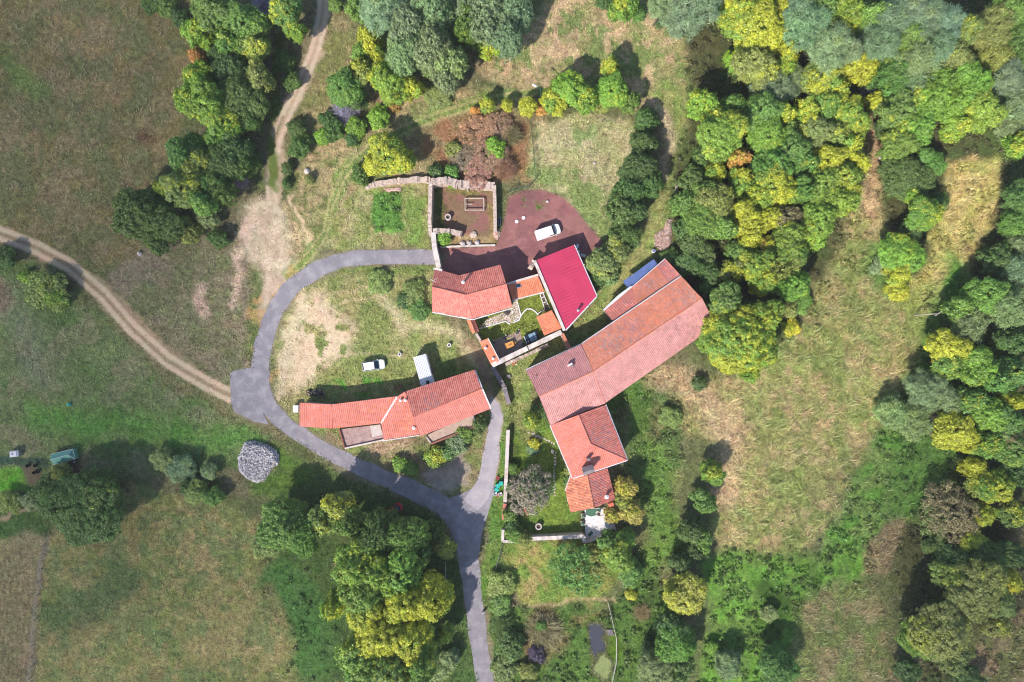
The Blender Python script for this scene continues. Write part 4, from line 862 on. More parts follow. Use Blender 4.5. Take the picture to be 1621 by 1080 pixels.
PK = [alb(238, 206, 192), alb(226, 180, 164), alb(244, 222, 212), alb(214, 160, 140), alb(232, 196, 176)]
heap("rubble_heap", "heap of pinkish broken tiles and stones on the grass track", "rubble heap", [(1036, 372), (1050, 362), (1056, 345), (1064, 348), (1063, 368), (1062, 390), (1050, 398), (1036, 392)], 420, .7, .17, PK, 5)
heap("rubble_heap", "small tumble of pink stones at the end of the ruin's eastern wall", "rubble heap", [(780, 366), (788, 362), (793, 370), (789, 380), (781, 377)], 90, .5, .14, PK, 6)
heap("rubble_heap", "spilled pale stones behind the low wall west of the ruin", "rubble heap", [(608, 298), (634, 296), (636, 303), (612, 305)], 110, .35, .15, PK, 7)
heap("timber_pile", "dark pile of old timber behind the row house's western wing", "timber pile", [(486, 617), (512, 616), (514, 627), (488, 628)], 60, .5, .35, [(.06, .05, .045), (.12, .09, .07), (.3, .22, .16)], 8)
def frame_thing(name, label, cat, corners, h, m, rails=(), post=.05):
    t = thing(name, label, cat)
    for p in corners: q = P(*p); MB().tube((q.x, q.y, -.05), (q.x, q.y, h), post).build("post", MT[m], t)
    for a, b in zip(corners, corners[1:]+corners[:1]):
        a, b = P(*a), P(*b); MB().tube((a.x, a.y, h), (b.x, b.y, h), post).build("rail", MT[m], t)
    for a, b, z in rails: a, b = P(*a), P(*b); MB().tube((a.x, a.y, z), (b.x, b.y, z), post*.8).build("rail", MT[m], t)
    return t
frame_thing("raised_bed", "rectangular pale wooden bed frame standing inside the roofless ruin", "raised bed", [(736.5, 315.5), (766, 315.5), (766.3, 333.6), (736.8, 333.6)], .6, "wood", [((737, 324), (748, 324.3), .5)], .09)
for px, py, l in ((741, 302, "wooden post west of the pair behind the ruin's wooden frame"), (757, 303, "wooden post east of the pair behind the ruin's wooden frame")):
    q = P(px, py); t = thing("wooden_post", l, "post", None, (q.x, q.y, 0)); MB().box(0, 0, .45, .2, .35, .9, bev=.04).build("post", MT["wood"], t)
for px, py, l in ((732.5, 386, "pale boulder nearest the wall in the ruin's weedy bed"), (743, 385.5, "middle pale boulder of the ruin's weedy bed"), (756, 384.6, "pale boulder nearest the yard in the ruin's weedy bed")): rock("boulder", l, px, py, .5, "concrete", .5, int(px))
rock("boulder", "broad pinkish rock lying in the gap of the ruin's front wall", 750, 372, .7, "stone", .4, 77)
tr = thing("water_trough", "grey metal trough against the ruin's eastern wall", "trough"); q = P(791, 351)
MB().box(q.x, q.y, .25, .42, 1.45, .5).build("tub", MT["steel"], tr); MB().box(q.x, q.y, .515, .32, 1.3, .02).build("water", MT["glass"], tr)
bn = thing("garden_bench", "red-brown wooden bench behind the row house", "bench"); q = P(630.5, 612); bn.location = (q.x, q.y, 0); bn.rotation_euler = (0, 0, .28)
MB().box(0, -.1, .45, 1.6, .4, .06).build("seat", MT["redwood"], bn); MB().box(0, .16, .75, 1.6, .06, .4).build("backrest", MT["redwood"], bn)
for x in (-.7, .7): MB().box(x, -.1, .21, .08, .4, .42).build("leg", MT["redwood"], bn)
# courtyard
pp = [(778.5, 541), (783, 538), (823, 523.5), (829.5, 544.5), (828, 551), (790.5, 569.5)]
patch("courtyard_patio", pp, .03, MT["patio"])
fp = [(757.5, 519.6), (767.5, 507.6), (798, 494), (811, 487.5), (811.2, 476), (818, 474.8), (824, 499.8), (822, 506.8), (811, 510.6), (808, 513), (800, 507.8), (759, 520)]
ft_ = patch("flagstone_path", fp, .03, MT["patio2"]); fl = MB(); rr = random.Random(5)
for k in range(1500):
    x, y = rr.uniform(756, 826), rr.uniform(474, 514)
    if float(sdf_poly(fp, np.array([x]), np.array([y]))[0]) < -1.2 and all((x-a_)**2+(y-b_)**2 > 6.0 for a_, b_ in getattr(fl, 'pl', [])):
        fl.pl = getattr(fl, 'pl', [])+[(x, y)]; s_ = rr.uniform(.10, .17)
        fl.face([P(x, y)+Vector((s_*math.cos(t)*rr.uniform(.8, 1.2), s_*math.sin(t)*rr.uniform(.8, 1.2), .045)) for t in [2*math.pi*i/6 for i in range(6)]], rr.choice([alb(252, 240, 236), alb(240, 226, 226), alb(228, 208, 206), alb(250, 246, 242)]))
fl.build("flagstones", MT["log"], ft_)
ed = thing("path_edging", "curving white stone edging across the courtyard lawn", "edging")
def edge(pts, nm="kerb"): 
    for a, b in zip(pts[:-1], pts[1:]): strip(nm, (*a, .14), (*b, .14), .2, .2, MT["white"], ed, 0, 2, .02)
edge([(759, 520.5), (800, 508.8), (807.6, 513.6)]); edge([(818.3, 475), (824.5, 500), (829, 494), (834, 489.3), (841, 489.2), (847.5, 493.5), (852, 499)]); edge([(824.5, 500), (822, 507), (811.5, 511)])
pb = thing("vegetable_bed", "raised L-shaped bed with a white frame against the crimson barn", "raised bed")
for a, b in (((855, 466), (862.4, 489.8)), ((855, 466), (859.5, 463.5)), ((862.4, 489.8), (851.5, 496.4)), ((859.5, 463.5), (869.6, 487.4)), ((857, 472), (861.8, 469.5)), ((859.5, 480), (865.5, 477.5))):
    strip("frame_board", (*a, .35), (*b, .35), .13, .4, MT["white"], pb)
MB().face([P(*q, .2) for q in ((855.4, 466), (859.6, 464), (869, 487), (870, 490), (853, 498), (852, 496.4), (862.4, 489.5))]).build("bed_soil", MT["soil"], pb)
tb = thing("garden_table", "orange wooden table on the pink courtyard paving", "table"); q = P(806.3, 546.2, .75); tb.location = (q.x, q.y, 0); tb.rotation_euler = (0, 0, .36)
ttop = MB()
for k in range(5): ttop.box(0, -.4+k*.2, .75, 1.6, .185, .05)
ttop.build("tabletop", MT["orangewood"], tb)
for x in (-.65, .65):
    for y in (-.38, .38): MB().box(x, y, .36, .08, .08, .72).build("leg", MT["orangewood"], tb)
q = P(807.5, 545.5, .8); pl = thing("serving_tray", "dark tray lying on the orange courtyard table", "tray", None, (q.x, q.y, .776), .5); MB().box(0, 0, .03, .5, .18, .05, bev=.015).build("tray", MT["redwood"], pl); MB().box(.1, .0, .09, .12, .1, .07).build("cup", MT["pot"], pl)
q = P(814.5, 543, .45); ch = thing("garden_stool", "small orange wooden stool beside the courtyard table", "stool", None, (q.x, q.y, 0), .36); MB().box(0, 0, .43, .4, .4, .05, bev=.01).build("seat", MT["orangewood"], ch)
for x in (-.15, .15):
    for y in (-.15, .15): MB().box(x, y, .2, .05, .05, .4).build("leg", MT["orangewood"], ch)
for px, py, r_, l in ((818.6, 526.6, .3, "dark round pot at the patio's northern corner"), (828, 545.6, .28, "dark round pot by the courtyard's southern wall"), (782, 542.4, .2, "dark leafy pot at the patio corner by the lean-to")):
    q = P(px, py, .5); t = thing("flower_pot", l, "pot", None, (q.x, q.y, 0)); MB().lathe([(r_*.7, 0), (r_, .5), (r_*.85, .5), (r_*.8, .4)], n=18).build("pot", MT["pot"], t); MB().lathe([(r_*.8, .38), (r_*.1, .5)], n=10).build("plant", MT["greencloth"], t)
for px, py, l in ((801, 530.5, "middle white-headed garden lamp at the patio edge"), (821.4, 522, "white-headed garden lamp at the patio's northern corner"), (781.5, 539, "white-headed garden lamp by the narrow lean-to")):
    q = P(px, py, .9); t = thing("garden_lamp", l, "garden lamp", None, (q.x, q.y, 0)); MB().tube((0, 0, 0), (0, 0, .85), .035).build("post", MT["black"], t); MB().lathe([(.07, .85), (.11, .95), (.1, 1.05), (.03, 1.1)], n=12).build("head", MT["white"], t)
q = P(798.5, 536.5, .5); t = thing("kettle_barbecue", "small black kettle barbecue on the courtyard patio", "barbecue", None, (q.x, q.y, 0)); MB().lathe([(.1, .5), (.26, .6), (.28, .72), (.2, .85), (.04, .92)], n=16).build("bowl", MT["black"], t)
for k in range(3): MB().tube((.1*math.cos(k*2.1), .1*math.sin(k*2.1), .55), (.28*math.cos(k*2.1), .28*math.sin(k*2.1), 0), .02).build("leg", MT["steel"], t)
cf = thing("cold_frame", "dark glazed cold frame with slanting grey-blue panes by the courtyard wall", "cold frame"); q = P(841.5, 534.5, .5); cf.location = (q.x, q.y, 0); cf.rotation_euler = (0, 0, .38)
MB().prism([(-1.2, -.75, 0), (1.2, -.75, 0), (1.2, .75, 0), (-1.2, .75, 0)], [(-1.2, -.75, .45), (1.2, -.75, .45), (1.2, .75, .75), (-1.2, .75, .75)]).build("box", MT["black"], cf)
for x0, x1, m in ((-1.15, -.45, "glass"), (-.4, .35, "greyblue"), (.4, .85, "greyblue"), (.9, 1.15, "glass")): MB().face([(x0, -.7, .47), (x1, -.7, .47), (x1, .7, .752), (x0, .7, .752)]).build("pane", MT[m], cf)
for x, y in ((-.8, -.4), (.75, -.1)): MB().box(x, y, .62, .28, .16, .06, .2).build("pane_highlight", MT["white"], cf)  # white plates stand in for the bright highlight on the glazing
MB().box(-1.19, 0, .62, .1, 1.5, .3).build("frame_edge", MT["lightsteel"], cf)
q = P(791, 490.6, .4); t = thing("garden_chest", "small dark chest on the flagstones under the house eaves", "chest", None, (q.x+1.2, q.y-.6, 0), -.5); MB().box(0, 0, .25, .95, .45, .5, bev=.05).build("chest", MT["pot"], t); MB().box(0, 0, .53, 1.0, .5, .06, bev=.02).build("lid", MT["pot"], t)
q = P(814, 574.5); t = thing("toy_pile", "jumble of orange and white toys at the foot of the courtyard wall", "toys", None, (q.x, q.y, 0))
for k, (x, y, s_, m) in enumerate(((0, 0, .3, "orange"), (.35, -.25, .22, "white"), (-.4, .2, .25, "steel"), (.1, .35, .2, "orangewood"), (-.2, -.35, .22, "terracotta"), (.45, .2, .18, "orange"))): MB().box(x, y, s_/2, s_*1.4, s_, s_, k*.7, bev=s_*.2).build("toy", MT[m], t)
q = P(805, 596); t = thing("stone_slab", "grey square stone slab in the shade below the courtyard wall", "slab", None, (q.x, q.y, 0), .2); MB().box(0, 0, .3, .75, .65, .1, bev=.02).build("slab", MT["greywall"], t); MB().box(0, 0, .12, .4, .35, .25).build("foot", MT["greywall"], t)
# southern garden
q = P(832.2, 811, .8); t = thing("seesaw", "small orange garden seesaw at the edge of the silvery tree", "seesaw", None, (q.x, q.y, 0), -1.1); MB().box(0, 0, .5, 1.5, .16, .05).build("beam", MT["orange"], t); MB().tube((0, -.3, 0), (0, 0, .5), .04).build("stand", MT["orange"], t); MB().tube((0, .3, 0), (0, 0, .5), .04).build("stand", MT["orange"], t); MB().box(.65, 0, .56, .25, .28, .06, bev=.02).build("seat", MT["orange"], t); MB().box(-.65, 0, .56, .25, .28, .06, bev=.02).build("seat", MT["orange"], t)
for k, (px, py, l) in enumerate(((793.3, 765.7, "teal-lidded wheelie bin nearest the white wall"), (787.9, 769.6, "middle teal-lidded wheelie bin beside the lane"), (786.2, 775.4, "southernmost teal-lidded wheelie bin beside the lane"))):
    q = P(px, py, 1.0); t = thing("wheelie_bin", l, "bin", "bins beside the lane", (q.x, q.y, 0), k*.4)
    MB().prism([(-.24, -.26, .05), (.24, -.26, .05), (.24, .26, .05), (-.24, .26, .05)], [(-.3, -.34, .95), (.3, -.34, .95), (.3, .34, .95), (-.3, .34, .95)]).build("body", MT["greyblue"] if k == 9 else MT["teal"], t); MB().box(0, 0, .99, .68, .76, .08, bev=.03).build("lid", MT["teal"], t)
    for s in (-1, 1): MB().tube((s*.22, .3, .1), (s*.28, .3, .1), .1, .1, 10).build("wheel", MT["rubber"], t)
q = P(787.6, 757.4, .6); t = thing("plastic_tub", "pink plastic tub on the lane verge", "tub", None, (q.x, q.y, 0)); MB().lathe([(.24, 0), (.3, .4), (.26, .4), (.22, .1)], n=16).build("tub", MT["pink"], t); MB().tube((-.28, 0, .4), (.28, 0, .4), .02).build("handle", MT["steel"], t)
for px, py, l in ((784.2, 782.4, "white crate nearest the lane by the teal bins"), (791.9, 782.6, "white crate against the garden wall by the teal bins")):
    q = P(px, py, .3); t = thing("plastic_crate", l, "crate", None, (q.x, q.y, 0), .3); b = MB(); 
    for x, y, lx, ly in ((0, .26, .62, .05), (0, -.26, .62, .05), (.29, 0, .05, .5), (-.29, 0, .05, .5)): b.box(x, y, .2, lx, ly, .4)
    b.build("sides", MT["white"], t); MB().box(0, 0, .06, .56, .48, .08).build("bottom", MT["white"], t)
q = P(788, 784.5, .2); t = thing("clay_pot", "terracotta pot between the two white crates", "pot", None, (q.x, q.y, 0)); MB().lathe([(.15, 0), (.24, .35), (.19, .35), (.16, .2)], n=14).build("pot", MT["terracotta"], t)
q = P(874.6, 714.8, .6); t = thing("garden_chair", "white garden chair on the stepping stones beside the hip-roofed house", "chair", None, (q.x, q.y, 0), 1.2); MB().box(0, 0, .45, .48, .46, .05, bev=.02).build("seat", MT["white"], t); MB().box(-.22, 0, .75, .05, .46, .55).build("backrest", MT["white"], t)
for x in (-.2, .2):
    for y in (-.2, .2): MB().tube((x, y, 0), (x, y, .45), .025).build("leg", MT["white"], t)
def stones(name, label, pts, step, s_, seed):
    t = thing(name, label, "stepping stones"); r = random.Random(seed)
    for a, b in zip(pts[:-1], pts[1:]):
        L = math.hypot(b[0]-a[0], b[1]-a[1]); n = max(1, int(L/step))
        for i in range(n):
            q = P(a[0]+(b[0]-a[0])*i/n+r.uniform(-.8, .8), a[1]+(b[1]-a[1])*i/n+r.uniform(-.8, .8)); k = s_*r.uniform(.8, 1.2)
            lo = [(q.x+k*math.cos(x)*r.uniform(.8, 1.15), q.y+k*math.sin(x)*r.uniform(.8, 1.15), 0.0) for x in [2*math.pi*j/7 for j in range(7)]]
            MB().prism(lo, [(x, y, .06) for x, y, z in lo]).build("paving_stone", MT["concrete"], t)
stones("stepping_path", "row of pale flat stones leading from the lane wall to the hip-roofed house", [(838.5, 684.5), (858, 694), (880, 704)], 3.6, .2, 1)
stones("stepping_path", "line of pale stepping stones running down the southern lawn", [(879, 716), (877.5, 745), (877.8, 788)], 4.2, .19, 2)
q = P(960, 829.6, .7); t = thing("round_table", "round grey table on the white terrace", "table", None, (q.x, q.y, .25)); MB().lathe([(.48, .68), (.5, .72), (.48, .74)], n=24).build("tabletop", MT["lightsteel"], t); MB().tube((0, 0, 0), (0, 0, .68), .05).build("leg", MT["steel"], t); MB().lathe([(.3, 0), (.28, .04)], n=16).build("foot", MT["steel"], t)
q = P(948, 816, 2.0); t = thing("closed_parasol", "grey closed parasol on a pole over the white terrace", "parasol", None, (q.x, q.y, .25)); MB().tube((0, 0, 0), (0, 0, 2.2), .03).build("pole", MT["steel"], t); MB().lathe([(.32, 1.0), (.25, 1.4), (.12, 1.9), (.03, 2.2)], n=10).build("canopy", MT["greywall"], t); MB().lathe([(.35, 0), (.35, .1)], n=16).build("base", MT["concrete"], t)
for px, py, l in ((923.5, 817, "dark leafy tub at the terrace's top corner"), (922.6, 828.5, "dark leafy tub against the terrace's western side")):
    q = P(px, py, .4); t = thing("plant_tub", l, "tub", None, (q.x, q.y, 0)); MB().box(0, 0, .22, .7, .8, .44, .1).build("tub", MT["wood"], t); MB().lathe([(.34, .44), (.3, .65), (.08, .8)], n=9).build("plant", MT["greencloth"], t)
q = P(886.6, 799, .5)
# far west: greenhouse, tank, tubs
gh = thing("greenhouse", "small green plastic greenhouse with slanting sides in the vegetable plot", "greenhouse"); q = P(100.5, 723, 1); gh.location = (q.x, q.y, 0); gh.rotation_euler = (0, 0, .25)
MB().prism([(-2, -.95, 0), (2, -.95, 0), (2, .95, 0), (-2, .95, 0)], [(-2, -.9, 1.1), (1.95, -.9, 1.1), (1.95, .9, 1.1), (-2, .9, 1.1)]).build("side_sheet", MT["greenfilm"], gh)
MB().shell([(-2, -.92, 1.1), (2, -.92, 1.1), (2, .92, 1.1), (-2, .92, 1.1), (-1.9, .1, 1.75), (1.35, .1, 1.75)], [(0, 1, 5, 4), (2, 3, 4, 5), (1, 2, 5), (3, 0, 4)]).build("roof_sheet", MT["greenfilm"], gh)
MB().path([(-2, -.93, 1.12), (2, -.93, 1.12), (2, .93, 1.12), (-2, .93, 1.12), (-2, -.93, 1.12)], .03).path([(-1.9, .1, 1.77), (1.35, .1, 1.77), (2, -.92, 1.12)], .03).path([(1.35, .1, 1.77), (2, .92, 1.12)], .03).build("frame", MT["lightsteel"], gh)
wt = thing("water_tank", "white plastic water tank with a metal cage in the vegetable plot", "tank"); q = P(22.5, 718.5, 1); wt.location = (q.x, q.y, 0); wt.rotation_euler = (0, 0, .1)
MB().box(-.15, 0, .6, 1.3, 1.05, 1.0, bev=.12).build("tank", MT["white"], wt); MB().lathe([(.12, 1.1), (.12, 1.16)], -.25, 0, 0, 12).build("cap", MT["black"], wt); MB().box(.65, 0, .55, .35, 1.0, 1.0, bev=.03).build("pump_box", MT["steel"], wt)
cg = MB()
for x in (-.82, -.35, .12): cg.path([(x, -.56, .05), (x, -.56, 1.08), (x, .56, 1.08), (x, .56, .05)], .02)
cg.build("cage", MT["lightsteel"], wt)
for k, (px, py, l) in enumerate(((43.5, 737.5, "black tub at the edge of the bright green plot"), (55.5, 737, "black tub just south of the planted rows"), (54, 748.5, "black tub furthest from the planted rows"), (59.5, 747, "black tub nearest the bushes in the vegetable plot"))):
    q = P(px, py, .4); t = thing("black_tub", l, "tub", "black tubs in the vegetable plot", (q.x, q.y, 0)); MB().lathe([(.26, 0), (.32, .5), (.28, .5), (.25, .15)], n=16).build("tub", MT["black"], t)
q = P(108.5, 640.5, .4); t = thing("compost_bin", "small teal compost bin alone on the western lawn", "compost bin", None, (q.x, q.y, 0)); MB().lathe([(.3, 0), (.26, .5), (.2, .6)], n=12).build("body", MT["teal"], t); MB().lathe([(.22, .6), (.05, .68)], n=12).build("lid", MT["teal"], t)
q = P(117, 731.5, .3); t = thing("plastic_bucket", "white bucket beside the green greenhouse", "bucket", None, (q.x, q.y, 0)); MB().lathe([(.13, 0), (.17, .32), (.15, .32), (.12, .05)], n=14).build("bucket", MT["white"], t)
q = P(1101.5, 967, .4); t = thing("compost_bin", "round teal tub under the golden tree by the pond", "tub", None, (q.x, q.y, 0)); MB().lathe([(.36, 0), (.42, .5), (.36, .5), (.32, .2)], n=16).build("body", MT["teal"], t)
q = P(765.5, 968.5, .3); t = thing("marker_post", "short white marker post on the verge beside the southern road", "post", None, (q.x, q.y, 0), .2); MB().box(0, 0, .45, .5, .12, .9, bev=.02).build("post", MT["white"], t)
q = P(1034.5, 397.5, .5); t = thing("rain_barrel", "white barrel with a blue lid at the barn's northern corner", "barrel", None, (q.x, q.y, 0)); MB().lathe([(.28, 0), (.36, .4), (.3, .85)], n=18).build("barrel", MT["white"], t); MB().lathe([(.26, .85), (.22, .92)], n=14).build("lid", MT["bluesheet"], t)
frame_thing("wooden_rack", "narrow ladder-like wooden rack lying along the grass track", "rack", [(1067.5, 302), (1071, 303), (1074, 291), (1075, 290)], .35, "wood", [((1069, 318), (1073.5, 289), .2), ((1066.5, 319), (1070, 290), .2), ((1065, 319.5), (1073, 320), .3)], .08)
# fences and poles
def fence(name, label, pts, spacing, h, m, wires, pr=.05, cat="fence", rail=.012, mesh=None):
    t = thing(name, label, cat)
    path = [P(*p) for p in pts]; posts = []
    for a, b in zip(path[:-1], path[1:]):
        n = max(1, int(round((b-a).length/spacing)))
        posts += [a.lerp(b, i/n) for i in range(n)]
    posts.append(path[-1])
    for q in posts: MB().tube((q.x, q.y, -.1), (q.x, q.y, h), pr, pr*.9, 6).build("post", MT[m], t)
    for k in range(wires):
        z = h*(k+1)/wires-.05; MB().path([(q.x, q.y, z) for q in posts], rail, 4).build("wire", MT[m], t)
    if mesh:
        mb = MB(); 
        for a, b in zip(posts[:-1], posts[1:]):
            n = int((b-a).length/.22)
            for i in range(n): q = a.lerp(b, i/n); mb.tube((q.x, q.y, .05), (q.x, q.y, h-.05), .012, .012, 4, caps=False)
        mb.build("mesh_panel", MT[m], t)
    return t
fence("mesh_fence", "dark green wire mesh fence along the western side of the pale lawn", [(838.5, 186), (843, 225), (846, 262), (847.5, 285), (838, 296), (815, 302), (806, 304)], 2.6, 1.5, "darkgreen", 5, .06, "fence", .014, True)
fence("pond_fence", "pale rail fence beside the pond", [(961.5, 952), (966, 970), (970.6, 990.5), (974.8, 1008), (975.2, 1030), (974.5, 1048), (970.5, 1066), (967, 1084)], 2.0, .9, "concrete", 2, .05, "fence", .04)
fence("wire_fence", "old grey wooden post fence between the two south-western fields", [(71, 846), (66, 900), (60, 960), (54, 1020), (48, 1090)], 2.2, 1.0, "wood", 3, .07)
fence("wire_fence", "grey wire fence descending from the garden corner to the road", [(795, 860), (790, 880), (783, 905), (778, 925)], 2.0, .9, "greywall", 3, .06, rail=.03)
fence("rail_fence", "short pale wooden rail under the trees by the southern road", [(705.5, 890), (706.5, 926)], 1.6, .8, "wood", 2, .07, rail=.05)
jt = thing("pond_jetty", "small grey wooden platform on the pond's edge", "platform"); q = P(966, 1000.5)
for k in range(5): MB().box(q.x-.45+k*.2, q.y, .3, .17, 1.1, .05, .35).build("plank", MT["greywall"], jt)
for x, y in ((-.4, -.4), (.4, .4), (-.4, .4), (.4, -.4)): MB().tube((q.x+x, q.y+y, -.2), (q.x+x, q.y+y, .28), .05).build("post", MT["wood"], jt)
def pole(name, label, cat, bx, by, h, m, arm=None, r=.12):
    q = P(bx, by); t = thing(name, label, cat, None, (q.x, q.y, 0)); MB().tube((0, 0, -.2), (0, 0, h), r, r*.65, 10).build("pole", MT[m], t)
    if arm:
        dx, dy = arm; MB().path([(0, 0, h-.1), (dx*.5, dy*.5, h+.15), (dx, dy, h+.15)], .05).build("arm", MT[m], t)
        a = math.atan2(dy, dx); MB().box(dx*1.15, dy*1.15, h+.16, .8, .32, .16, a, bev=.05).build("lamp_head", MT["white"], t)
    else:
        MB().box(0, 0, h-.4, 1.3, .1, .1, .6).build("crossarm", MT["wood"], t)
        for x in (-.55, 0, .55): MB().tube((x*.82, x*.56, h-.35), (x*.82, x*.56, h-.12), .05).build("insulator", MT["white"], t)
    return t
pole("street_lamp", "street lamp with a white head on a dark green pole by the grass path", "street lamp", 854.6, 160, 5.4, "darkgreen", (-1.0, .6))
pole("utility_pole", "tall pale wooden utility pole at the edge of the right meadow", "utility pole", 1447, 499, 7.3, "wood")
# the pond
wm = bpy.data.materials.new("pond_water"); wm.use_nodes = True; wb_ = wm.node_tree.nodes["Principled BSDF"]; wb_.inputs["Base Color"].default_value = (.055, .055, .065, 1); wb_.inputs["Roughness"].default_value = .06; wb_.inputs["Specular IOR Level"].default_value = .6
wp = [(931, 988), (940, 984), (947, 986), (954, 990), (957, 996), (961, 997.5), (959, 1003), (953, 1008), (957, 1014), (959, 1022), (958, 1033), (951, 1034), (947, 1041), (941, 1041), (937, 1036), (933.5, 1028), (932.5, 1015), (931.5, 1002)]
def rough_edge(pp, k, amp, sd):
    rr = random.Random(sd); out = []
    for (a, b) in zip(pp, pp[1:]+pp[:1]):
        for i in range(k): t = i/k; out.append((a[0]+(b[0]-a[0])*t+rr.gauss(0, amp), a[1]+(b[1]-a[1])*t+rr.gauss(0, amp)))
    return out
tag(MB().face([P(x, y)+Vector((0, 0, .06)) for x, y in rough_edge(wp, 4, .45, 2)]).build("pond_water", wm), kind="structure")
ap = [(946, 1033), (957, 1035), (962, 1039), (969, 1046), (967, 1062), (962, 1079), (952, 1077), (947, 1070), (937, 1064), (940, 1052), (945, 1043)]
tag(MB().face([P(x, y)+Vector((0, 0, .066)) for x, y in rough_edge(ap, 5, .8, 3)]).build("pond_algae", mat("algae", alb(150, 160, 100), var=.15, scale=2, fine=.2, fscale=8, rough=.9)), kind="structure")
rm = MB(); rr = random.Random(8)
for k in range(1300):
    pl_ = wp if k < 800 else ap; i = rr.randrange(len(pl_)); a, b = pl_[i], pl_[(i+1) % len(pl_)]; t_ = rr.random(); q = P(a[0]+(b[0]-a[0])*t_+rr.gauss(0, 1.3), a[1]+(b[1]-a[1])*t_+rr.gauss(0, 1.3)); an_ = rr.uniform(0, 6.3); l = rr.uniform(.15, .45)
    rm.face([(q.x-.05*math.sin(an_), q.y+.05*math.cos(an_), .04), (q.x+.05*math.sin(an_), q.y-.05*math.cos(an_), .04), (q.x+l*math.cos(an_), q.y+l*math.sin(an_), .1+rr.random()*.4)], rr.choice([alb(178, 176, 120), alb(160, 160, 108), alb(190, 182, 136), alb(120, 140, 70)]))
tag(rm.build("pond_reeds", MT["grass"]), "yellowish reeds fringing the pond", "reeds", kind="stuff")
# ------------------------------------------------------------------ trees and bushes
def crown_mesh(name, R, Hc, base, seed, cr=.62, leaf=.17, lpc=80, lobes=8, shape=.6, jit=.5, spread=1.0, gap=0.0, droop=0.0, flat=.75, inner=.4):
    """leaf clumps spread over the upper surfaces of overlapping lobes; R crown radius, Hc crown depth, base = height of crown bottom"""
    r = np.random.default_rng(seed)
    L = [(0, 0, base+Hc*.55, R*.62, Hc*.45)]
    for k in range(lobes):
        a = 2*math.pi*(k+r.uniform(-.35, .35))/lobes; d = R*r.uniform(.40, .74)*spread; s = R*r.uniform(.26, .54)
        L.append((d*math.cos(a), d*math.sin(a), base+Hc*r.uniform(.2, .72), s, s*flat*Hc/R*.8))
    pts = []; nor = []; lob = []
    for i, (x, y, z, a, h) in enumerate(L):
        n = int(2.0*math.pi*a*max(a, h)/(cr*cr*1.25))+4
        d = r.normal(size=(n, 3)); d[:, 2] = np.where(d[:, 2] < -.35*np.linalg.norm(d, axis=1), -d[:, 2], d[:, 2]); d /= np.linalg.norm(d, axis=1, keepdims=True)
        p = np.array([x, y, z])+d*np.array([a, a, h])*r.uniform(.74, 1.14, (n, 1)); ok = np.ones(n, bool)
        for j, (x2, y2, z2, a2, h2) in enumerate(L):
            if j != i: ok &= (((p-np.array([x2, y2, z2]))/np.array([a2, a2, h2]))**2).sum(1) > .62
        if gap: ok &= r.random(n) > gap
        pts.append(p[ok]); nor.append(d[ok]); lob.append(np.full(ok.sum(), r.random()))
    pts = np.concatenate(pts); nor = np.concatenate(nor); lob = np.concatenate(lob); n = len(pts)
    crs = cr*r.uniform(.5, 1.45, n)*.95; aut = .45*lob+.35*r.random(n)+.2*np.clip((pts[:, 2]-base)/Hc, 0, 1)*-1+.2
    d = r.normal(size=(n, lpc, 3)); d += nor[:, None]*.8; d /= np.linalg.norm(d, axis=-1, keepdims=True)
    p = pts[:, None]+d*crs[:, None, None]*(r.random((n, lpc, 1))**.5*1.18)*np.array([1, 1, .85]); sprig = r.random((n, lpc)) < .08; p = np.where(sprig[..., None], pts[:, None]+d*crs[:, None, None]*r.uniform(1.1, 1.75, (n, lpc, 1)), p); p[..., 2] -= droop*r.random((n, lpc))
    m = d*.95+nor[:, None]*.3+np.array([0, 0, .5])+r.normal(0, jit, d.shape); m /= np.linalg.norm(m, axis=-1, keepdims=True)
    u = np.cross(m, r.normal(size=m.shape)); u /= np.linalg.norm(u, axis=-1, keepdims=True)
    if shape < .35: u = d-m*(d*m).sum(-1, keepdims=True)+r.normal(0, .25, d.shape); u /= np.linalg.norm(u, axis=-1, keepdims=True)
    v = np.cross(m, u); l = leaf*r.uniform(.65, 1.35, (n, lpc, 1))
    cl = r.uniform(.74, 1.22, (n, 1)); g = np.clip(.5*cl*r.uniform(.62, 1.38, (n, lpc)), 0, 1); a = np.repeat(np.clip(aut, 0, 1)[:, None], lpc, 1)
    Q = [p-u*l, p+v*l*shape, p+u*l, p-v*l*shape]
    Vv = np.stack(Q, 2).reshape(-1, 3); col = np.repeat(np.stack([a, g, 0*g], -1).reshape(-1, 3), 4, 0)
    ni = int(inner*n*lpc*.35)                    # leaves inside the crown
    if ni:
        li = r.integers(0, len(L), ni); LL = np.array(L)[li]; q = r.normal(size=(ni, 3)); q /= np.linalg.norm(q, axis=1, keepdims=True)
        q = LL[:, :3]+q*np.stack([LL[:, 3], LL[:, 3], LL[:, 4]], 1)*r.uniform(.2, .85, (ni, 1)); mm = r.normal(size=(ni, 3)); mm /= np.linalg.norm(mm, axis=1, keepdims=True)
        uu = np.cross(mm, r.normal(size=(ni, 3))); uu /= np.linalg.norm(uu, axis=1, keepdims=True); vv = np.cross(mm, uu); ll = leaf*1.5
        V2 = np.stack([q-uu*ll, q+vv*ll*.7, q+uu*ll, q-vv*ll*.7], 1).reshape(-1, 3)
        Vv = np.concatenate([Vv, V2]); col = np.concatenate([col, np.tile([1.0, .42, 0], (len(V2), 1))])
    return mesh_np(name, Vv, np.arange(len(Vv)).reshape(-1, 4), col)
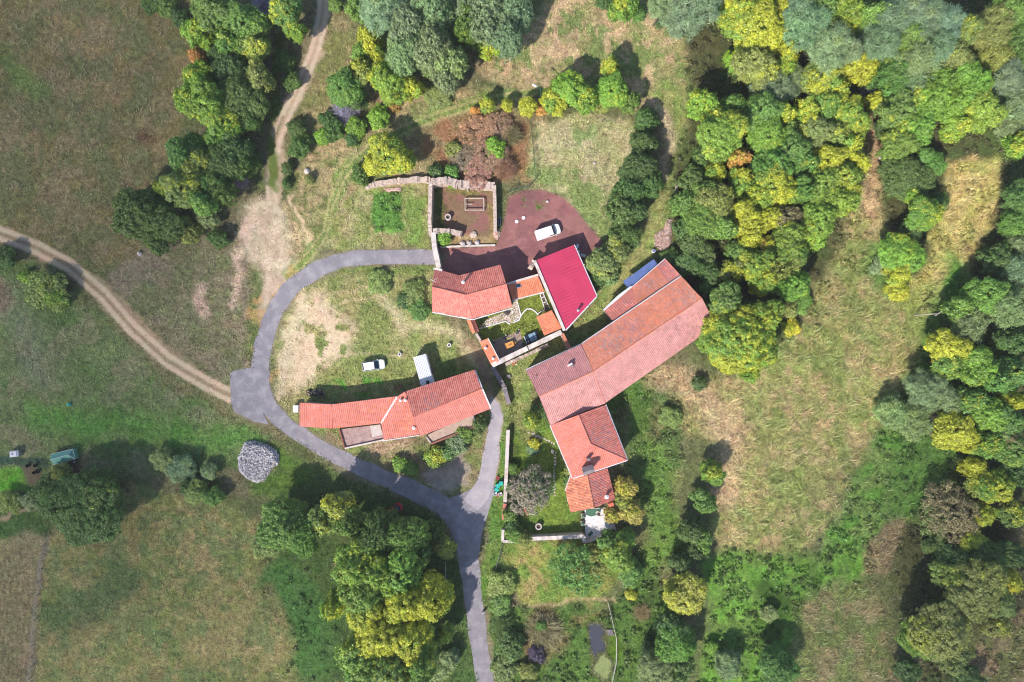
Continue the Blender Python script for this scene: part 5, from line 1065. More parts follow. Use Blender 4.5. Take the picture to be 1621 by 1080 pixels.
def trunk_mesh(name, R, h, base, seed, r0):
    r = random.Random(seed); mb = MB(); p = Vector((0, 0, -.3)); q = Vector((r.uniform(-.2, .2), r.uniform(-.2, .2), base+.3)); mb.tube(p, q, r0, r0*.7, 8)
    top = Vector((q.x*1.5, q.y*1.5, base+(h-base)*.75)); mb.tube(q, top, r0*.7, r0*.15, 7)
    for k in range(6):
        a = k*1.05+r.uniform(-.3, .3); s = q.lerp(top, r.uniform(.0, .5)); e = Vector((R*.7*math.cos(a), R*.7*math.sin(a), base+(h-base)*r.uniform(.35, .7))); mid = s.lerp(e, .5)+Vector((0, 0, .3))
        mb.tube(s, mid, r0*.38, r0*.25, 6); mb.tube(mid, e, r0*.25, r0*.06, 5)
    me = bpy.data.meshes.new(name); me.from_pydata(mb.v, [], mb.f); me.materials.append(MT["bark"]); return me
def twig_mesh(name, R, Hh, seed, n=420, leafy=False):
    r = np.random.default_rng(seed); Vv = []
    d = r.normal(size=(n, 3)); d[:, 2] = np.abs(d[:, 2])+.25; d /= np.linalg.norm(d, axis=1, keepdims=True)
    o = r.normal(0, .16*R, (n, 3))*np.array([1, 1, 0]); e = o+d*np.array([R, R, Hh])*r.uniform(.6, 1.05, (n, 1)); s = np.cross(d, r.normal(size=(n, 3))); s /= np.linalg.norm(s, axis=1, keepdims=True)
    w0 = .035; m = o+(e-o)*.5+r.normal(0, .1*R, (n, 3)); m[:, 2] = np.abs(m[:, 2])
    Vv = np.concatenate([np.stack([o-s*w0, o+s*w0, m+s*w0*.9, m-s*w0*.9], 1), np.stack([m-s*w0*.9, m+s*w0*.9, e+s*.012, e-s*.012], 1)])
    k = 5                                        # side twigs
    for t in range(k):
        b = m+(e-m)*r.uniform(0, .9, (n, 1)); f = b+(d+r.normal(0, .7, (n, 3)))*R*.22; Vv = np.concatenate([Vv, np.stack([b-s*.02, b+s*.02, f+s*.012, f-s*.012], 1)])
    nf = len(Vv); g = np.repeat(r.uniform(.35, .65, nf), 4)
    return mesh_np(name, Vv.reshape(-1, 3), np.arange(nf*4).reshape(-1, 4), np.stack([np.ones(nf*4), g, 0*g], 1))

KIND = dict(A="broadleaf_tree", D="dense_tree", C="pine_tree", B="bush", P="bare_shrub", S="fruit_tree", W="willow_tree")
SAY = dict(A="broadleaf tree", D="dense leafy tree", C="pine", B="bush", P="twiggy shrub", S="thin-leaved tree", W="feathery willow")
CAT = dict(A="tree", D="tree", C="pine tree", B="bush", P="shrub", S="tree", W="tree")
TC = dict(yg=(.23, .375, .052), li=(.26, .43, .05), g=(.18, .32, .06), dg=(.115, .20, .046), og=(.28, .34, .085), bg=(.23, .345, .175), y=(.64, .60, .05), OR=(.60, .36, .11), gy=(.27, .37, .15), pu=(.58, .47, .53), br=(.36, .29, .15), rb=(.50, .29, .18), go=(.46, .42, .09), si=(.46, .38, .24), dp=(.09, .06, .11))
CN = dict(yg="yellow-green", li="lime-green", g="mid-green", dg="dark green", og="olive", bg="blue-green", y="bright yellow", OR="orange-tinged", gy="grey-green", pu="purple-grey", br="brownish", rb="reddish-brown", go="golden", si="silvery olive", dp="dark purple")
VAR = {}
def variants(t, spec):
    VAR[t] = []
    for (R, kw, seeds) in spec:
        for s in seeds:
            kw2 = dict(kw); Hc = kw2.pop("Hc"); base = kw2.pop("base"); r0 = kw2.pop("r0", .2)
            cm = twig_mesh("crown", R, Hc, s, **kw2) if t == "P" else crown_mesh("crown", R, Hc, base, s, **kw2)
            cm.materials.append(MT["leaf"]); VAR[t].append((R, base+Hc, cm, None if t in "P" else trunk_mesh("trunk", R, base+Hc*.9, base, s, r0)))
variants("A", [(2.0, dict(Hc=3.4, base=1.2, cr=.36, leaf=.13, lpc=50, lobes=7, r0=.14), (1, 2, 3)), (3.2, dict(Hc=5.5, base=3.0, cr=.40, leaf=.14, lpc=52, lobes=10, r0=.2), (4, 5, 6)),
               (4.6, dict(Hc=7.5, base=4.5, cr=.44, leaf=.145, lpc=54, lobes=13, r0=.28), (7, 8, 9)), (6.4, dict(Hc=9.0, base=5.0, cr=.50, leaf=.15, lpc=58, lobes=17, r0=.4), (10, 11))])
variants("D", [(2.2, dict(Hc=3.2, base=.8, cr=.32, leaf=.12, lpc=46, lobes=8, jit=.6, r0=.18), (21, 22)), (3.6, dict(Hc=5.0, base=1.6, cr=.36, leaf=.125, lpc=48, lobes=12, jit=.6, r0=.25), (23, 24)), (5.6, dict(Hc=7.0, base=2.5, cr=.42, leaf=.135, lpc=52, lobes=16, jit=.6, r0=.4), (25, 26))])
variants("C", [(2.8, dict(Hc=6.5, base=5.0, cr=.6, leaf=.34, lpc=90, lobes=8, shape=.13, jit=.65, droop=.1, r0=.25, gap=.28, flat=.62), (31, 32)), (4.2, dict(Hc=7.5, base=6.0, cr=.72, leaf=.38, lpc=100, lobes=11, shape=.13, jit=.65, r0=.3, gap=.28, flat=.62), (33, 34))])
variants("W", [(2.6, dict(Hc=4.2, base=.9, cr=.5, leaf=.22, lpc=76, lobes=8, shape=.2, jit=.6, droop=.25, r0=.18, gap=.1), (41, 42)), (4.2, dict(Hc=6.0, base=1.8, cr=.6, leaf=.24, lpc=84, lobes=10, shape=.2, jit=.6, droop=.3, r0=.25, gap=.1), (43, 44))])
variants("B", [(1.0, dict(Hc=1.3, base=.0, cr=.28, leaf=.10, lpc=56, lobes=5, jit=.6, r0=.06), (51, 52)), (1.9, dict(Hc=2.2, base=.1, cr=.36, leaf=.12, lpc=60, lobes=7, jit=.6, r0=.08), (53, 54, 55))])
variants("S", [(2.6, dict(Hc=3.0, base=1.3, cr=.42, leaf=.13, lpc=30, lobes=10, jit=.8, gap=.38, r0=.14, inner=.05, spread=1.15), (61, 62)), (4.0, dict(Hc=4.0, base=1.5, cr=.5, leaf=.14, lpc=34, lobes=13, jit=.8, gap=.38, r0=.18, inner=.05, spread=1.15), (63,))])
variants("P", [(1.8, dict(Hc=1.8, base=0), (71, 72))])
SEEN_LABELS = {}
def plant(line, k):
    head, phrase = line.split("|"); f = head.split(); px, py, rp = float(f[0]), float(f[1]), float(f[2]); t, c = f[3], f[4]; opt = dict(x.split("=") for x in f[5:])
    rm = rp*S; r = random.Random(k*31+7)
    hh = float(opt.get("h", {"A": 3.6+1.75*rm, "D": 2.2+1.5*rm, "C": 7+1.5*rm, "W": 2+1.35*rm, "B": .4+1.15*rm, "S": 1.5+1.2*rm, "P": .3+1.0*rm}[t]))
    best = sorted(VAR[t], key=lambda v: abs(math.log(v[0]/rm))+r.random()*.12)[0]; R, Hm, cm, tm = best
    e = {"A": .68, "D": .6, "C": .7, "W": .55, "B": .5, "S": .6, "P": .45}[t]; p = P(px, py, hh*e)
    sc_ = rm/R/(1-hh*e/H)**0*.98; sz = hh/Hm
    size = "huge" if rp > 42 else "big" if rp > 27 else "middling" if rp > 17 else "small"
    label = f"{size} {CN[c]} {SAY[t]} {phrase.strip()}"
    if label in SEEN_LABELS: print("DUP LABEL", label)
    SEEN_LABELS[label] = 1
    if len(label.replace("-", " ").split()) > 16: print("LONG", label)
    o = thing(KIND[t], label, CAT[t], opt.get("grp"), (p.x, p.y, 0), r.uniform(0, 6.28)); o.scale = (sc_*r.uniform(.93, 1.07), sc_*r.uniform(.93, 1.07), sz)
    cr = link("crown", cm, None, o); col = TC[c]; j = [r.uniform(.88, 1.12) for _ in range(3)]
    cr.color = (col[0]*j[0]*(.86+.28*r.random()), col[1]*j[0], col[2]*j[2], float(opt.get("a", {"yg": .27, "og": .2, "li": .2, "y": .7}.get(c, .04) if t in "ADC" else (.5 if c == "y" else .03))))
    if tm is not None: link("trunk", tm, None, o)
TREES = """
340 18 31 A g | at the top end of the hedge beside the brown field
388 38 27 A g a=.1 | leaning over the grassy track at the hedge's top
318 50 22 A li | on the field side at the top of the hedge
365 68 22 A g a=.12 | in the middle of the hedge's top group
404 76 20 A og a=.25 | hanging over the grassy track in the hedge
316 92 15 D OR | tip poking out of the hedge into the brown field
350 90 18 D dg | behind the orange-tinged one in the hedge
313 122 22 A li | jutting from the hedge towards the brown field
300 158 20 A li | bulging furthest into the brown field from the hedge
330 170 30 A li a=.2 | at the widest part of the brown field's hedge
352 195 23 A li a=.3 | at the lower side of the widest lime clump
372 108 27 D dg | in the darkest upper part of the hedge
385 155 31 D dg | in the darkest heart of the long hedge
410 122 20 A og a=.1 | overhanging the grassy track below the olive one
392 190 18 D dg | where the dark heart of the hedge ends
290 250 24 A g a=.12 | where the hedge begins to turn south-west
320 252 17 A og | in the waist of the hedge below the lime clump
345 236 16 D dg h=4 | dark patch peeping out under the lime clump
288 298 25 A og a=.3 | with yellowish tips at the hedge's south-western turn
262 300 15 A li | at the field edge of the hedge's south-western turn
330 275 18 D dg | at the inner side of the hedge turn
350 305 24 D dg | facing the pale dirt area from the hedge
322 322 20 A g | sheltered in the lower hedge
228 338 37 D dg | at the south-western tip of the brown field's hedge
262 352 27 D dg | second from the hedge's south-western tip
205 335 18 D dg | bulging into the field at the hedge's very tip
250 385 17 D dg | at the hedge bottom above the white stone
300 365 19 B og | on the bottom fringe of the hedge
330 345 17 B gy | on the slope below the lower hedge
378 285 15 P pu | lilac patch at the track side of the hedge
368 300 10 P br | tuft just below the lilac patch of the hedge
345 378 15 B dg | alone on the pale slope below the hedge
395 262 16 B dg | shading the grassy track at the hedge's bottom
345 222 20 D g a=.1 | under the lime clump in the long hedge
368 236 24 D dg | between the lime clump and the grassy track
305 272 18 A og | filling the hedge's bend
310 238 24 D g | under the lime clump on the field side
352 262 26 D dg | filling the hedge's middle towards the track
335 292 22 D g | packed into the hedge's lower middle
376 266 18 D dg | overhanging the pale dirt from the hedge
385 240 18 D dg | at the shaded track side of the lower hedge
240 8 16 B dg | in the field-top row, western one
266 12 16 B g | in the field-top row, eastern one
286 30 13 B dg | below the field-top row
455 18 25 A g a=.3 | between the grassy track and the dirt track
466 46 15 A yg | at the southern end of the clump between two tracks
418 6 22 P pu | above the grassy track at the frame's top
446 50 9 P gy | pale twigs at the foot of the clump between the tracks
452 98 15 B dg | on the bank between the two tracks
462 132 14 B dg | lower on the bank between the two tracks
470 205 15 B dg | touching the dirt track where it bends
476 232 17 B dg | below the first at the dirt track's bend
455 268 9 B dg | dot on the western verge of the dry hillside
454 291 8 B dg | dot by the forked dirt track
490 285 7 B og | dot next to the pale boulder
530 5 12 B g | at the top beside the dirt track's eastern verge
604 10 30 C bg h=11.9 | at the top of the northern clump
566 12 17 A g | west of the blue-green pine at the top
585 62 19 A y a=.7 | on the western flank of the northern clump
597 92 15 A yg a=.5 | below the bright yellow one of the northern clump
572 84 15 A g | at the north-western foot of the northern clump
650 50 38 D gy h=11.45 | in the western half of the northern clump
690 25 34 D gy h=11.45 | at the top middle of the northern clump
640 88 30 D gy h=11 | on the sunlit south-western side of the northern clump
685 80 33 D gy h=11.45 | at the heart of the northern clump
720 105 22 D gy h=10 | reaching south-east from the northern clump
705 125 17 D gy h=8 | at the southern tip of the northern clump
770 25 38 D gy h=11.45 | in the eastern half of the northern clump
812 18 32 D gy h=11 | at the north-eastern end of the northern clump
800 58 26 D gy h=10 | on the eastern clump's southern shoulder
742 50 24 D dg h=11 | in the dark notch between the northern clump's halves
776 72 18 A li a=.4 | standing before the grey-green eastern clump
605 118 20 A yg | at the south-western foot of the northern clump
625 138 25 A yg | south of the big grey-green clump
652 140 17 A yg a=.5 | with yellow tips south of the grey-green clump
678 108 13 A li | lit spot in front of the grey-green heart
570 112 20 A og a=.3 | above the lilac scrub of the dry hillside
545 138 24 A g a=.1 | west of the yellow-green group on the hillside
565 150 18 D dg | beside the lilac scrub
548 178 21 P pu | round lilac-coloured scrub on the hillside
521 190 13 B dg | on the western side of the lilac scrub
511 218 12 B li | at the western end of the hillside scrub
528 208 16 B dg | below the lilac scrub
566 203 16 B yg | beside the grass path near the lilac scrub
600 186 17 B li | nearest to the grass path on the hillside
622 170 8 B OR | spot under the yellow-green group
558 222 10 B dg | on the grass path's upper side
690 150 22 B og h=1.2 | low scrub south of the northern clump
612 248 28 A yg a=.6 h=6 | standing alone beside the ruin's tumbled wall
592 262 16 A yg a=.7 h=5 | western limb beside the ruin's tumbled wall
638 255 18 A yg a=.45 h=5.5 | nearest the ruin's northern corner
625 232 15 A g h=5 | shadowed top beside the lone yellow-green tree
572 278 15 B dg | at the bottom of the lone yellow-green tree
693 272 11 B dg | behind the ruin's northern wall, western one
714 274 11 B g | behind the ruin's northern wall, eastern one
772 165 12 A yg a=.5 h=3.5 | first of the garden row from the west
802 166 10 A y a=.9 h=3.2 | second of the garden row from the west
836 170 14 A y a=.8 h=3.8 | next to the street lamp
752 176 7 B OR | low one before the garden row
857 174 9 B OR | low one between the row and the yellow-green clump
876 158 21 A yg a=.5 h=6 | western end of the clump on the pale lawn
902 142 25 A li a=.2 h=7 | middle of the clump on the pale lawn
928 156 20 A li a=.2 h=6.5 | centre-right of the clump on the pale lawn
967 107 14 A yg a=.4 h=6 | standing out above the clump on the pale lawn
968 142 23 A li a=.2 h=7 | near the eastern end of the pale lawn's clump
996 160 15 D g h=5 | at the eastern end of the pale lawn's clump
950 168 14 B og | under the clump on the pale lawn
755 205 24 S rb h=1.7 | in the reddish scrub, northern one
790 200 22 S rb h=1.6 | in the reddish scrub by the yellow row
770 245 30 S rb h=1.7 | in the middle of the reddish scrub
735 250 22 S br h=1.5 | at the western side of the reddish scrub
755 272 22 S rb h=1.6 | just north of the ruin's eastern end
800 268 18 P rb | pinkish one at the south-eastern scrub
785 236 15 B li | bright one inside the reddish scrub
740 222 16 P br | at the north-western side of the reddish scrub
810 215 17 P br | in the scrub beside the mesh fence
720 235 12 B og | at the edge of dry grass west of the scrub
1087 18 36 C bg h=11.9 | at the top of the northern clearing
1050 6 20 C bg h=11.45 | at the frame's top left of the great blue pine
985 10 19 A yg | at the top of the northern clearing
958 3 14 D dg | at the frame's very top over the clearing
1012 22 10 B g | beside the fallen branches of the clearing
1124 4 14 A yg | beside the blue pine at the frame's top
1045 38 9 P gy | fallen white branches in the clearing
1024 190 18 D dg h=4 | topping the hedge east of the pale lawn
1018 226 20 D dg h=5 | second down the hedge east of the pale lawn
1010 266 25 D dg h=6.5 | third down the hedge, by the grass track
1028 292 20 D dg h=6 | on the track side of the eastern hedge
995 302 22 D dg h=6.5 | on the lawn side of the eastern hedge
985 332 24 D dg h=6.5 | below the middle of the eastern hedge
1008 335 17 D dg h=5.5 | track-side one low in the eastern hedge
988 372 20 B dg h=3.5 | at the narrow lower part of the eastern hedge
975 398 20 D og h=4 | second last of the eastern hedge
1000 385 12 P gy | pale-twigged one in the eastern hedge
956 416 24 D og h=4.5 | at the hedge's end beside the crimson barn
948 440 15 B dg | in the shade of the crimson barn's wall
962 440 12 B gy | pale one at the hedge end beside the barn
1112 163 22 A li a=.2 | at the north-western corner of the eastern wood
1133 190 22 A yg | second along the eastern wood's path edge
1158 168 18 A g | behind the corner tree of the eastern wood
1140 215 34 A yg | dominating the path edge of the eastern wood
1160 200 20 A yg a=.4 | on the eastern shoulder of the path-edge giant
1172 18 30 A yg a=.55 | top left of the yellow group at the top
1202 42 34 A yg a=.6 | largest of the yellow group at the top
1236 22 24 A y a=.6 | eastern one in the yellow group at the top
1190 68 20 A yg a=.4 | at the southern foot of the top yellow group
1192 102 28 A og a=.3 | south of the top yellow group
1166 94 16 A li a=.3 | western one below the top yellow group
1214 118 22 A og a=.25 | paler one south of the top yellow group
1247 82 20 A yg a=.5 | between the yellow group and the pines
1238 112 16 A li a=.2 | under the yellow-tipped one before the pines
1222 142 32 W gy h=7 | in the hollow of the eastern wood
1206 178 27 A g a=.1 | below the feathery hollow of the eastern wood
1232 178 20 A yg a=.3 | with pinkish tips in the northern part of the eastern wood
1250 128 20 W gy h=5 | in the gap south of the pines
1276 44 27 C bg h=12.35 | first of the pines east of the yellow group
1258 20 18 C bg h=11.9 | topmost pine east of the yellow group
1313 72 30 C bg h=12.35 | second pine along the wood's top
1338 85 18 C bg h=11.9 | tucked behind the second pine
1298 18 24 A g h=11.45 | between pines at the wood's top
1340 28 26 A yg a=.35 h=11.45 | with a pale bare branch at the wood's top
1300 122 26 A og a=.4 | at the western side of the golden pair
1322 148 22 A yg a=.3 | below the western golden one
1345 105 22 A y a=.6 | left of the bare-branched golden tree
1367 112 20 A y a=.9 | golden crown with bare branches beside the pink strip
1375 140 15 P pu | bare twigs on the golden tree's eastern side
1382 162 12 A y a=.7 | low golden one at the top of the pink strip
1312 168 24 A yg | in the middle of the eastern wood's upper half
1278 178 21 A yg a=.35 | just west of the wood's upper middle
1340 180 24 A yg a=.45 | east of the wood's upper middle
1355 205 18 A yg | on the pink strip's western edge
1214 214 24 A li a=.15 | beside the dark gap of the eastern wood
1242 212 16 A g | east of the dark gap in the wood
1285 206 24 A og a=.3 | with brownish bloom in the wood's middle
1318 212 20 A og a=.2 | grey-tinted one in the wood's middle
1346 232 20 A yg a=.4 | by the bend of the pink strip
1250 238 25 A g a=.08 | at the shaded centre of the wood
1224 262 26 A g a=.06 | south-west of the wood's shaded centre
1275 262 22 A g a=.1 | east of the wood's shaded centre
1168 252 17 A OR a=.2 | with a rusty crown near the path edge
1132 272 17 A yg a=.45 | beside the rusty-crowned tree
1172 282 20 A yg a=.4 | below the rusty-crowned tree
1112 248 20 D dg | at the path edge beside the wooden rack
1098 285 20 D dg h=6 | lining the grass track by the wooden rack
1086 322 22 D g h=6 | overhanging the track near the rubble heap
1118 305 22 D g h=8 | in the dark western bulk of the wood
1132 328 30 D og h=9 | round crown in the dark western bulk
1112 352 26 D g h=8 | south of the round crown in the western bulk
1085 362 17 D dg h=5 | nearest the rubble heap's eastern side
1142 358 22 A g | at the southern edge of the western bulk
1310 255 24 A y a=.75 | brightest tree of the eastern wood
1332 282 25 A yg a=.45 | below the brightest tree of the eastern wood
1300 290 25 A yg a=.3 | south-west of the brightest tree
1322 318 25 A yg | above the tip of the pink strip
1356 258 17 A y a=.65 | east of the brightest tree, by the strip
1345 305 18 A yg a=.4 | at the strip's lower end
1220 292 28 A yg a=.5 | broad crown in the wood's southern half
1245 308 20 A yg a=.3 | eastern side of the broad southern crown
1196 310 22 A li a=.25 | western side of the broad southern crown
1265 305 17 D g h=9 | in the shadow east of the broad southern crown
1183 348 24 A y a=.75 | golden pair's northern tree, behind the barn
1212 346 20 A y a=.8 | golden pair's eastern tree, behind the barn
1242 345 18 S br h=7 | with thin brown foliage amid the wood
1262 340 12 P br | bare one beside the thin brown tree
1297 345 26 A yg | on the wood's meadow side
1252 372 24 A yg a=.3 | where the wood narrows
1286 374 20 A li a=.2 | at the meadow edge where the wood narrows
1186 376 20 A y a=.75 | golden pair's southern tree, behind the barn
1213 388 14 A OR a=.6 | orange-lit top below the golden pair
1252 398 25 A yg a=.25 | tall one north-east of the round giant
1168 398 17 A g | at the back of the barn's dark yard
1190 420 25 A yg a=.4 | three up from the round giant
1162 430 18 A og a=.35 | over the barn's dark yard
1212 440 20 A yg a=.3 | two up from the round giant
1200 456 13 A y a=.7 | yellow spot just above the round giant
1233 425 20 S og h=8 | greyish one in the wood's eastern flank
1256 452 24 A yg a=.2 | on the meadow flank north of the round giant
1242 490 16 B og h=2.5 | on the meadow flank beside the round giant
1262 480 18 B g h=1.6 | low one at the meadow edge
1118 455 11 B g h=2.5 | round one in the barn's dark yard
1119 414 13 S gy h=3 | pale one in the barn's dark yard
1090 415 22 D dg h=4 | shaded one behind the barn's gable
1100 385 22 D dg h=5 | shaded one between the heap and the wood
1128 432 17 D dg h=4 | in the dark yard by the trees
1148 478 24 A g a=.2 h=10 | at the barn gable's corner
1172 535 52 A yg a=.5 h=12.35 | round giant beside the long barn's corner
1150 565 24 A yg a=.75 h=9 | yellowest skirt of the round giant
1210 505 24 A yg a=.5 h=11 | on the north-eastern shoulder of the round giant
1205 560 24 A yg a=.45 h=9 | on the south-eastern skirt of the round giant
1120 545 14 A yg h=7 | touching the long barn's southern eave
1190 590 13 A yg h=6 | lowest tip below the round giant
1250 520 14 B y h=2 | low strip east of the round giant
1107 606 12 B dg h=1.5 | dark one on the slope below the barn corner
1400 38 30 C bg h=12.35 | in the north-eastern pine belt, western end
1432 18 26 C bg h=12.35 | at the very top of the pine belt
1458 30 30 C bg h=12.35 | in the middle of the pine belt
1492 38 24 C bg h=11.9 | at the eastern end of the pine belt
1430 62 26 A g h=11 | below the middle of the pine belt
1392 72 26 C bg h=11.9 | silvery one above the golden bare-branched tree
1372 30 20 A g h=11.45 | between the pine belt and the pale-branched tree
1445 98 28 C gy h=11.45 | in the second row of the pine belt
1478 82 26 C bg h=11.45 | second row, eastern one of the pine belt
1408 122 28 W g h=9 | south of the silvery pine
1435 140 22 W gy h=9 | at the foot of the pine belt
1500 95 28 A og h=10 | east of the pine belt's second row
1520 50 24 A og a=.3 h=11 | where pines give way to leafy trees
1492 122 19 A yg a=.5 | with golden tips below the pine belt
1470 155 34 A yg a=.3 | largest of the north-eastern leafy group
1422 180 27 A g a=.2 | beside the upper part of the pink strip
1448 202 28 A yg | at the southern side of the north-eastern leafy group
1425 228 24 A yg a=.2 | overhanging the white rock
1398 205 14 D dg | at the strip's eastern edge
1505 165 26 A yg | west of the white bare branches
1538 135 30 A li a=.2 | north of the white bare branches
1548 172 28 A yg a=.3 | east of the white bare branches
1515 200 20 A yg | below the white bare branches
1508 186 12 P gy | white bare branches among the yellow-green crowns
1560 60 34 W og h=9 | near the frame's top right
1592 25 30 W g h=9 | in the frame's top right corner
1600 85 30 W g h=8 | on the right edge below the corner
1565 100 26 W og h=8 | with rusty patch near the right edge
1592 122 22 C bg h=9 | lone blue one near the right edge
1605 160 28 W gy h=7 | on the right edge above the upper meadow
1596 196 22 W gy h=5 | at the upper meadow's north-eastern corner
1612 228 18 A yg | on the right edge beside the upper meadow
1440 285 34 D dg h=5 | at the head of the island between two meadows
1412 270 20 D dg h=4 | at the island's strip-side corner
1472 262 22 D g h=4 | at the island's north-eastern corner
1442 306 13 A li h=5 | bright spot on the island between meadows
1460 338 26 A yg a=.3 h=7 | in the middle of the meadows' island
1482 322 18 B dg h=2.5 | on the island's upper-meadow side
1440 368 17 D dg h=4 | in the island's dark waist
1425 400 30 A yg a=.35 h=6 | at the southern part of the meadows' island
1422 435 22 A yg a=.5 h=5 | near the island's southern tip
1420 460 15 A y a=.7 h=4 | at the island's southern tip
1395 420 16 B gy h=1.5 | low one west of the island's southern part
1614 316 27 W g h=8 | on the right edge beside the upper meadow's middle
1604 356 22 W g h=8 | bordering the lower part of the upper meadow
1616 384 20 W gy h=8 | on the right edge beside the meadow's bottom
1580 412 22 D dg h=6 | in the shade at the meadow's south-eastern corner
1610 425 24 W gy h=8 | at the right edge above the south-eastern wood
1560 465 25 A g h=9 | first of the south-eastern wood
1592 480 30 W gy h=9 | second of the south-eastern wood from the edge
1520 488 19 A g h=7 | beside the wooden utility pole
1528 518 24 W gy h=7 | south of the utility pole's neighbour
1496 548 25 A y a=.6 h=8 | at the south-eastern wood's meadow front
1520 556 14 A yg h=7 | at the eastern side of the meadow-front yellow one
1500 575 22 A g a=.15 h=7 | under the meadow-front yellow one
1550 585 28 A yg a=.2 h=9 | inner row of the south-eastern wood
1575 602 20 A g h=9 | inner row's eastern neighbour
1602 590 24 A g a=.2 h=9 | near the right edge in the south-eastern wood
1600 545 24 D dg h=7 | in the dark part of the south-eastern wood
1462 622 30 W gy h=6 | pale crown at the green slope's edge
1492 632 20 W gy h=6 | beside the pale crown on the green slope
1470 592 15 D dg h=4 | in the shadow above the pale crown
1412 652 24 W gy h=4.5 | furthest west on the green slope
1440 668 25 W gy h=5 | second from the west on the green slope
1466 668 18 S br h=4 | brownish one on the green slope
1532 634 20 A g a=.15 h=8 | north of the brightest yellow tree
1562 652 26 A yg a=.15 h=9 | east of the brightest yellow tree
1512 682 27 A y a=.95 h=8 | brightest yellow tree of the south-eastern wood
1530 704 12 A y a=.8 h=6 | small limb of the brightest yellow tree
1596 634 14 A y a=.7 h=9 | yellow spot near the wood's right edge
1592 668 26 A g a=.2 h=9 | in the right part of the south-eastern wood
1582 690 16 S br h=8 | brown patch inside the south-eastern wood
1604 712 24 A g a=.15 h=9 | on the right edge low in the wood
1560 702 20 A yg a=.2 h=8 | south-east of the brightest yellow tree
1542 738 17 A y a=.5 h=6 | at the top of the southern golden pair
1575 770 27 A yg a=.6 h=8 | main crown of the southern golden pair
1552 765 18 A og a=.5 h=7 | western side of the southern golden pair
1598 742 20 D dg h=7 | shadowed one behind the southern golden pair
1500 808 40 S br h=5.5 | broad low crown on the green slope's end
1478 822 24 S og h=4.5 | olive fringe of the brownish crown
1558 815 16 A li a=.4 h=5 | bright sprig beside the brownish crown
1606 815 20 A g a=.3 h=6 | on the right edge beside the brownish tree
1602 842 18 P br | bare one near the right edge
1536 856 21 A yg a=.4 h=5 | shaded one above the south-eastern corner trees
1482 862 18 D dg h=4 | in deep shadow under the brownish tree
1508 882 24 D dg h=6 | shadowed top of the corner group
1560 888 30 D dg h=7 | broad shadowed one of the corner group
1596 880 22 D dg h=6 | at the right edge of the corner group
1540 932 42 A og a=.15 h=10 | olive giant of the corner group
1500 912 20 A og h=8 | north-western limb of the olive giant
1578 950 25 A og a=.2 h=8 | with a bare pale branch in its side
1595 918 18 A y a=.4 h=7 | yellowish one at the corner group's edge
1575 985 20 A og h=6 | lower side of the corner group
1488 1002 45 A og a=.25 h=11 | largest crown of the south-eastern corner
1452 1008 24 A yg a=.25 h=8 | western limb of the corner's largest crown
1508 1030 26 A og a=.25 h=8 | southern limb of the corner's largest crown
1438 1062 22 D dg h=3.5 | low dark one at the frame's bottom right
1530 1072 24 D dg h=3.5 | dark one at the bottom below the largest crown
448 832 36 D g h=8 | western end of the roadside grove
482 848 27 D g h=8 | second from the grove's western end
425 862 20 W gy h=5 | skirt at the grove's western end
536 802 22 A og a=.35 h=8 | with ochre tops at the grove's northern edge
512 828 22 A og h=7 | ochre-dotted one inside the roadside grove
558 828 23 D g h=9 | between ochre tops and the red car
608 838 30 D dg h=11 | just south-west of the red car
648 850 32 D g h=11 | just south of the red car
590 858 24 D g h=10 | in the grove's dark middle
665 880 20 D dg h=9 | above the pale rail in the grove
702 868 17 A og h=5 | at the road bend end of the grove
690 838 15 D dg h=5 | dark one at the road bend
568 895 34 A yg a=.25 h=11.9 | north-western crown of the tall yellow-green group
602 905 31 A yg a=.3 h=12.35 | top middle of the tall yellow-green group
532 958 20 A yg a=.35 h=11 | lone western crown of the tall group
578 940 40 A yg a=.4 h=12.8 | centre of the tall yellow-green group
636 908 34 A yg a=.3 h=12.35 | north-eastern crown of the tall group
642 948 35 A yg a=.6 h=12.8 | brightest side of the tall group
682 946 29 A yg a=.7 h=11.9 | eastern crown of the tall group, near the road
605 1000 40 A yg a=.65 h=12.8 | yellow heart of the tall group
650 1005 34 A yg a=.65 h=12.35 | south-eastern crown of the tall group
572 1035 34 A g a=.25 h=11.9 | south-western crown of the tall group
618 1055 38 A g a=.3 h=12.35 | at the bottom middle of the tall group
668 1048 27 A g a=.3 h=11.9 | at the bottom right of the tall group
572 1075 22 A g h=11 | at the frame's bottom under the tall group
702 1005 15 A yg h=5 | low one by the southern road
698 1055 20 S gy h=3 | pale-twigged one by the southern road
716 1040 13 B gy | beside the verge of the southern road
540 900 14 P br | in the grove's rough grass side
137 806 54 D dg h=7.5 | round giant of the western garden
105 790 22 D dg h=4 | north-western shoulder of the garden giant
78 776 24 D dg h=4.5 | south of the black tubs
93 752 15 A og h=3.5 | between the greenhouse and the garden giant
152 762 22 D dg h=5.5 | top shoulder of the garden giant
18 795 17 B og h=2 | at the western frame edge below the green plot
48 792 14 B gy h=2 | in the western garden below the green plot
288 742 22 W gy h=2.5 | north of the south-western field
258 728 17 W gy h=2.5 | pale one on the lawn's southern side
331 746 13 B gy h=2 | round one on the lawn's southern side
308 778 18 D og h=3 | with yellow tips at the field's northern edge
340 786 15 B g h=2.5 | at the field's northern edge near the heap
300 770 14 B dg h=2.5 | behind the yellow-tipped one at the field
80 460 32 B og a=.2 h=3.2 | round island on the western lawn
86 470 20 B yg h=3 | sunlit side of the western lawn's island
42 438 10 B li h=1.6 | bright knob beside the western lawn's island
6 410 20 B dg h=2.8 | cut by the western frame edge
795 925 22 B og h=1.6 | rough one between the lane verge and the lower lawn
792 958 17 B g h=1.6 | on the bank beside the white marker post
794 988 17 P gy | pale-branched one on the road bank
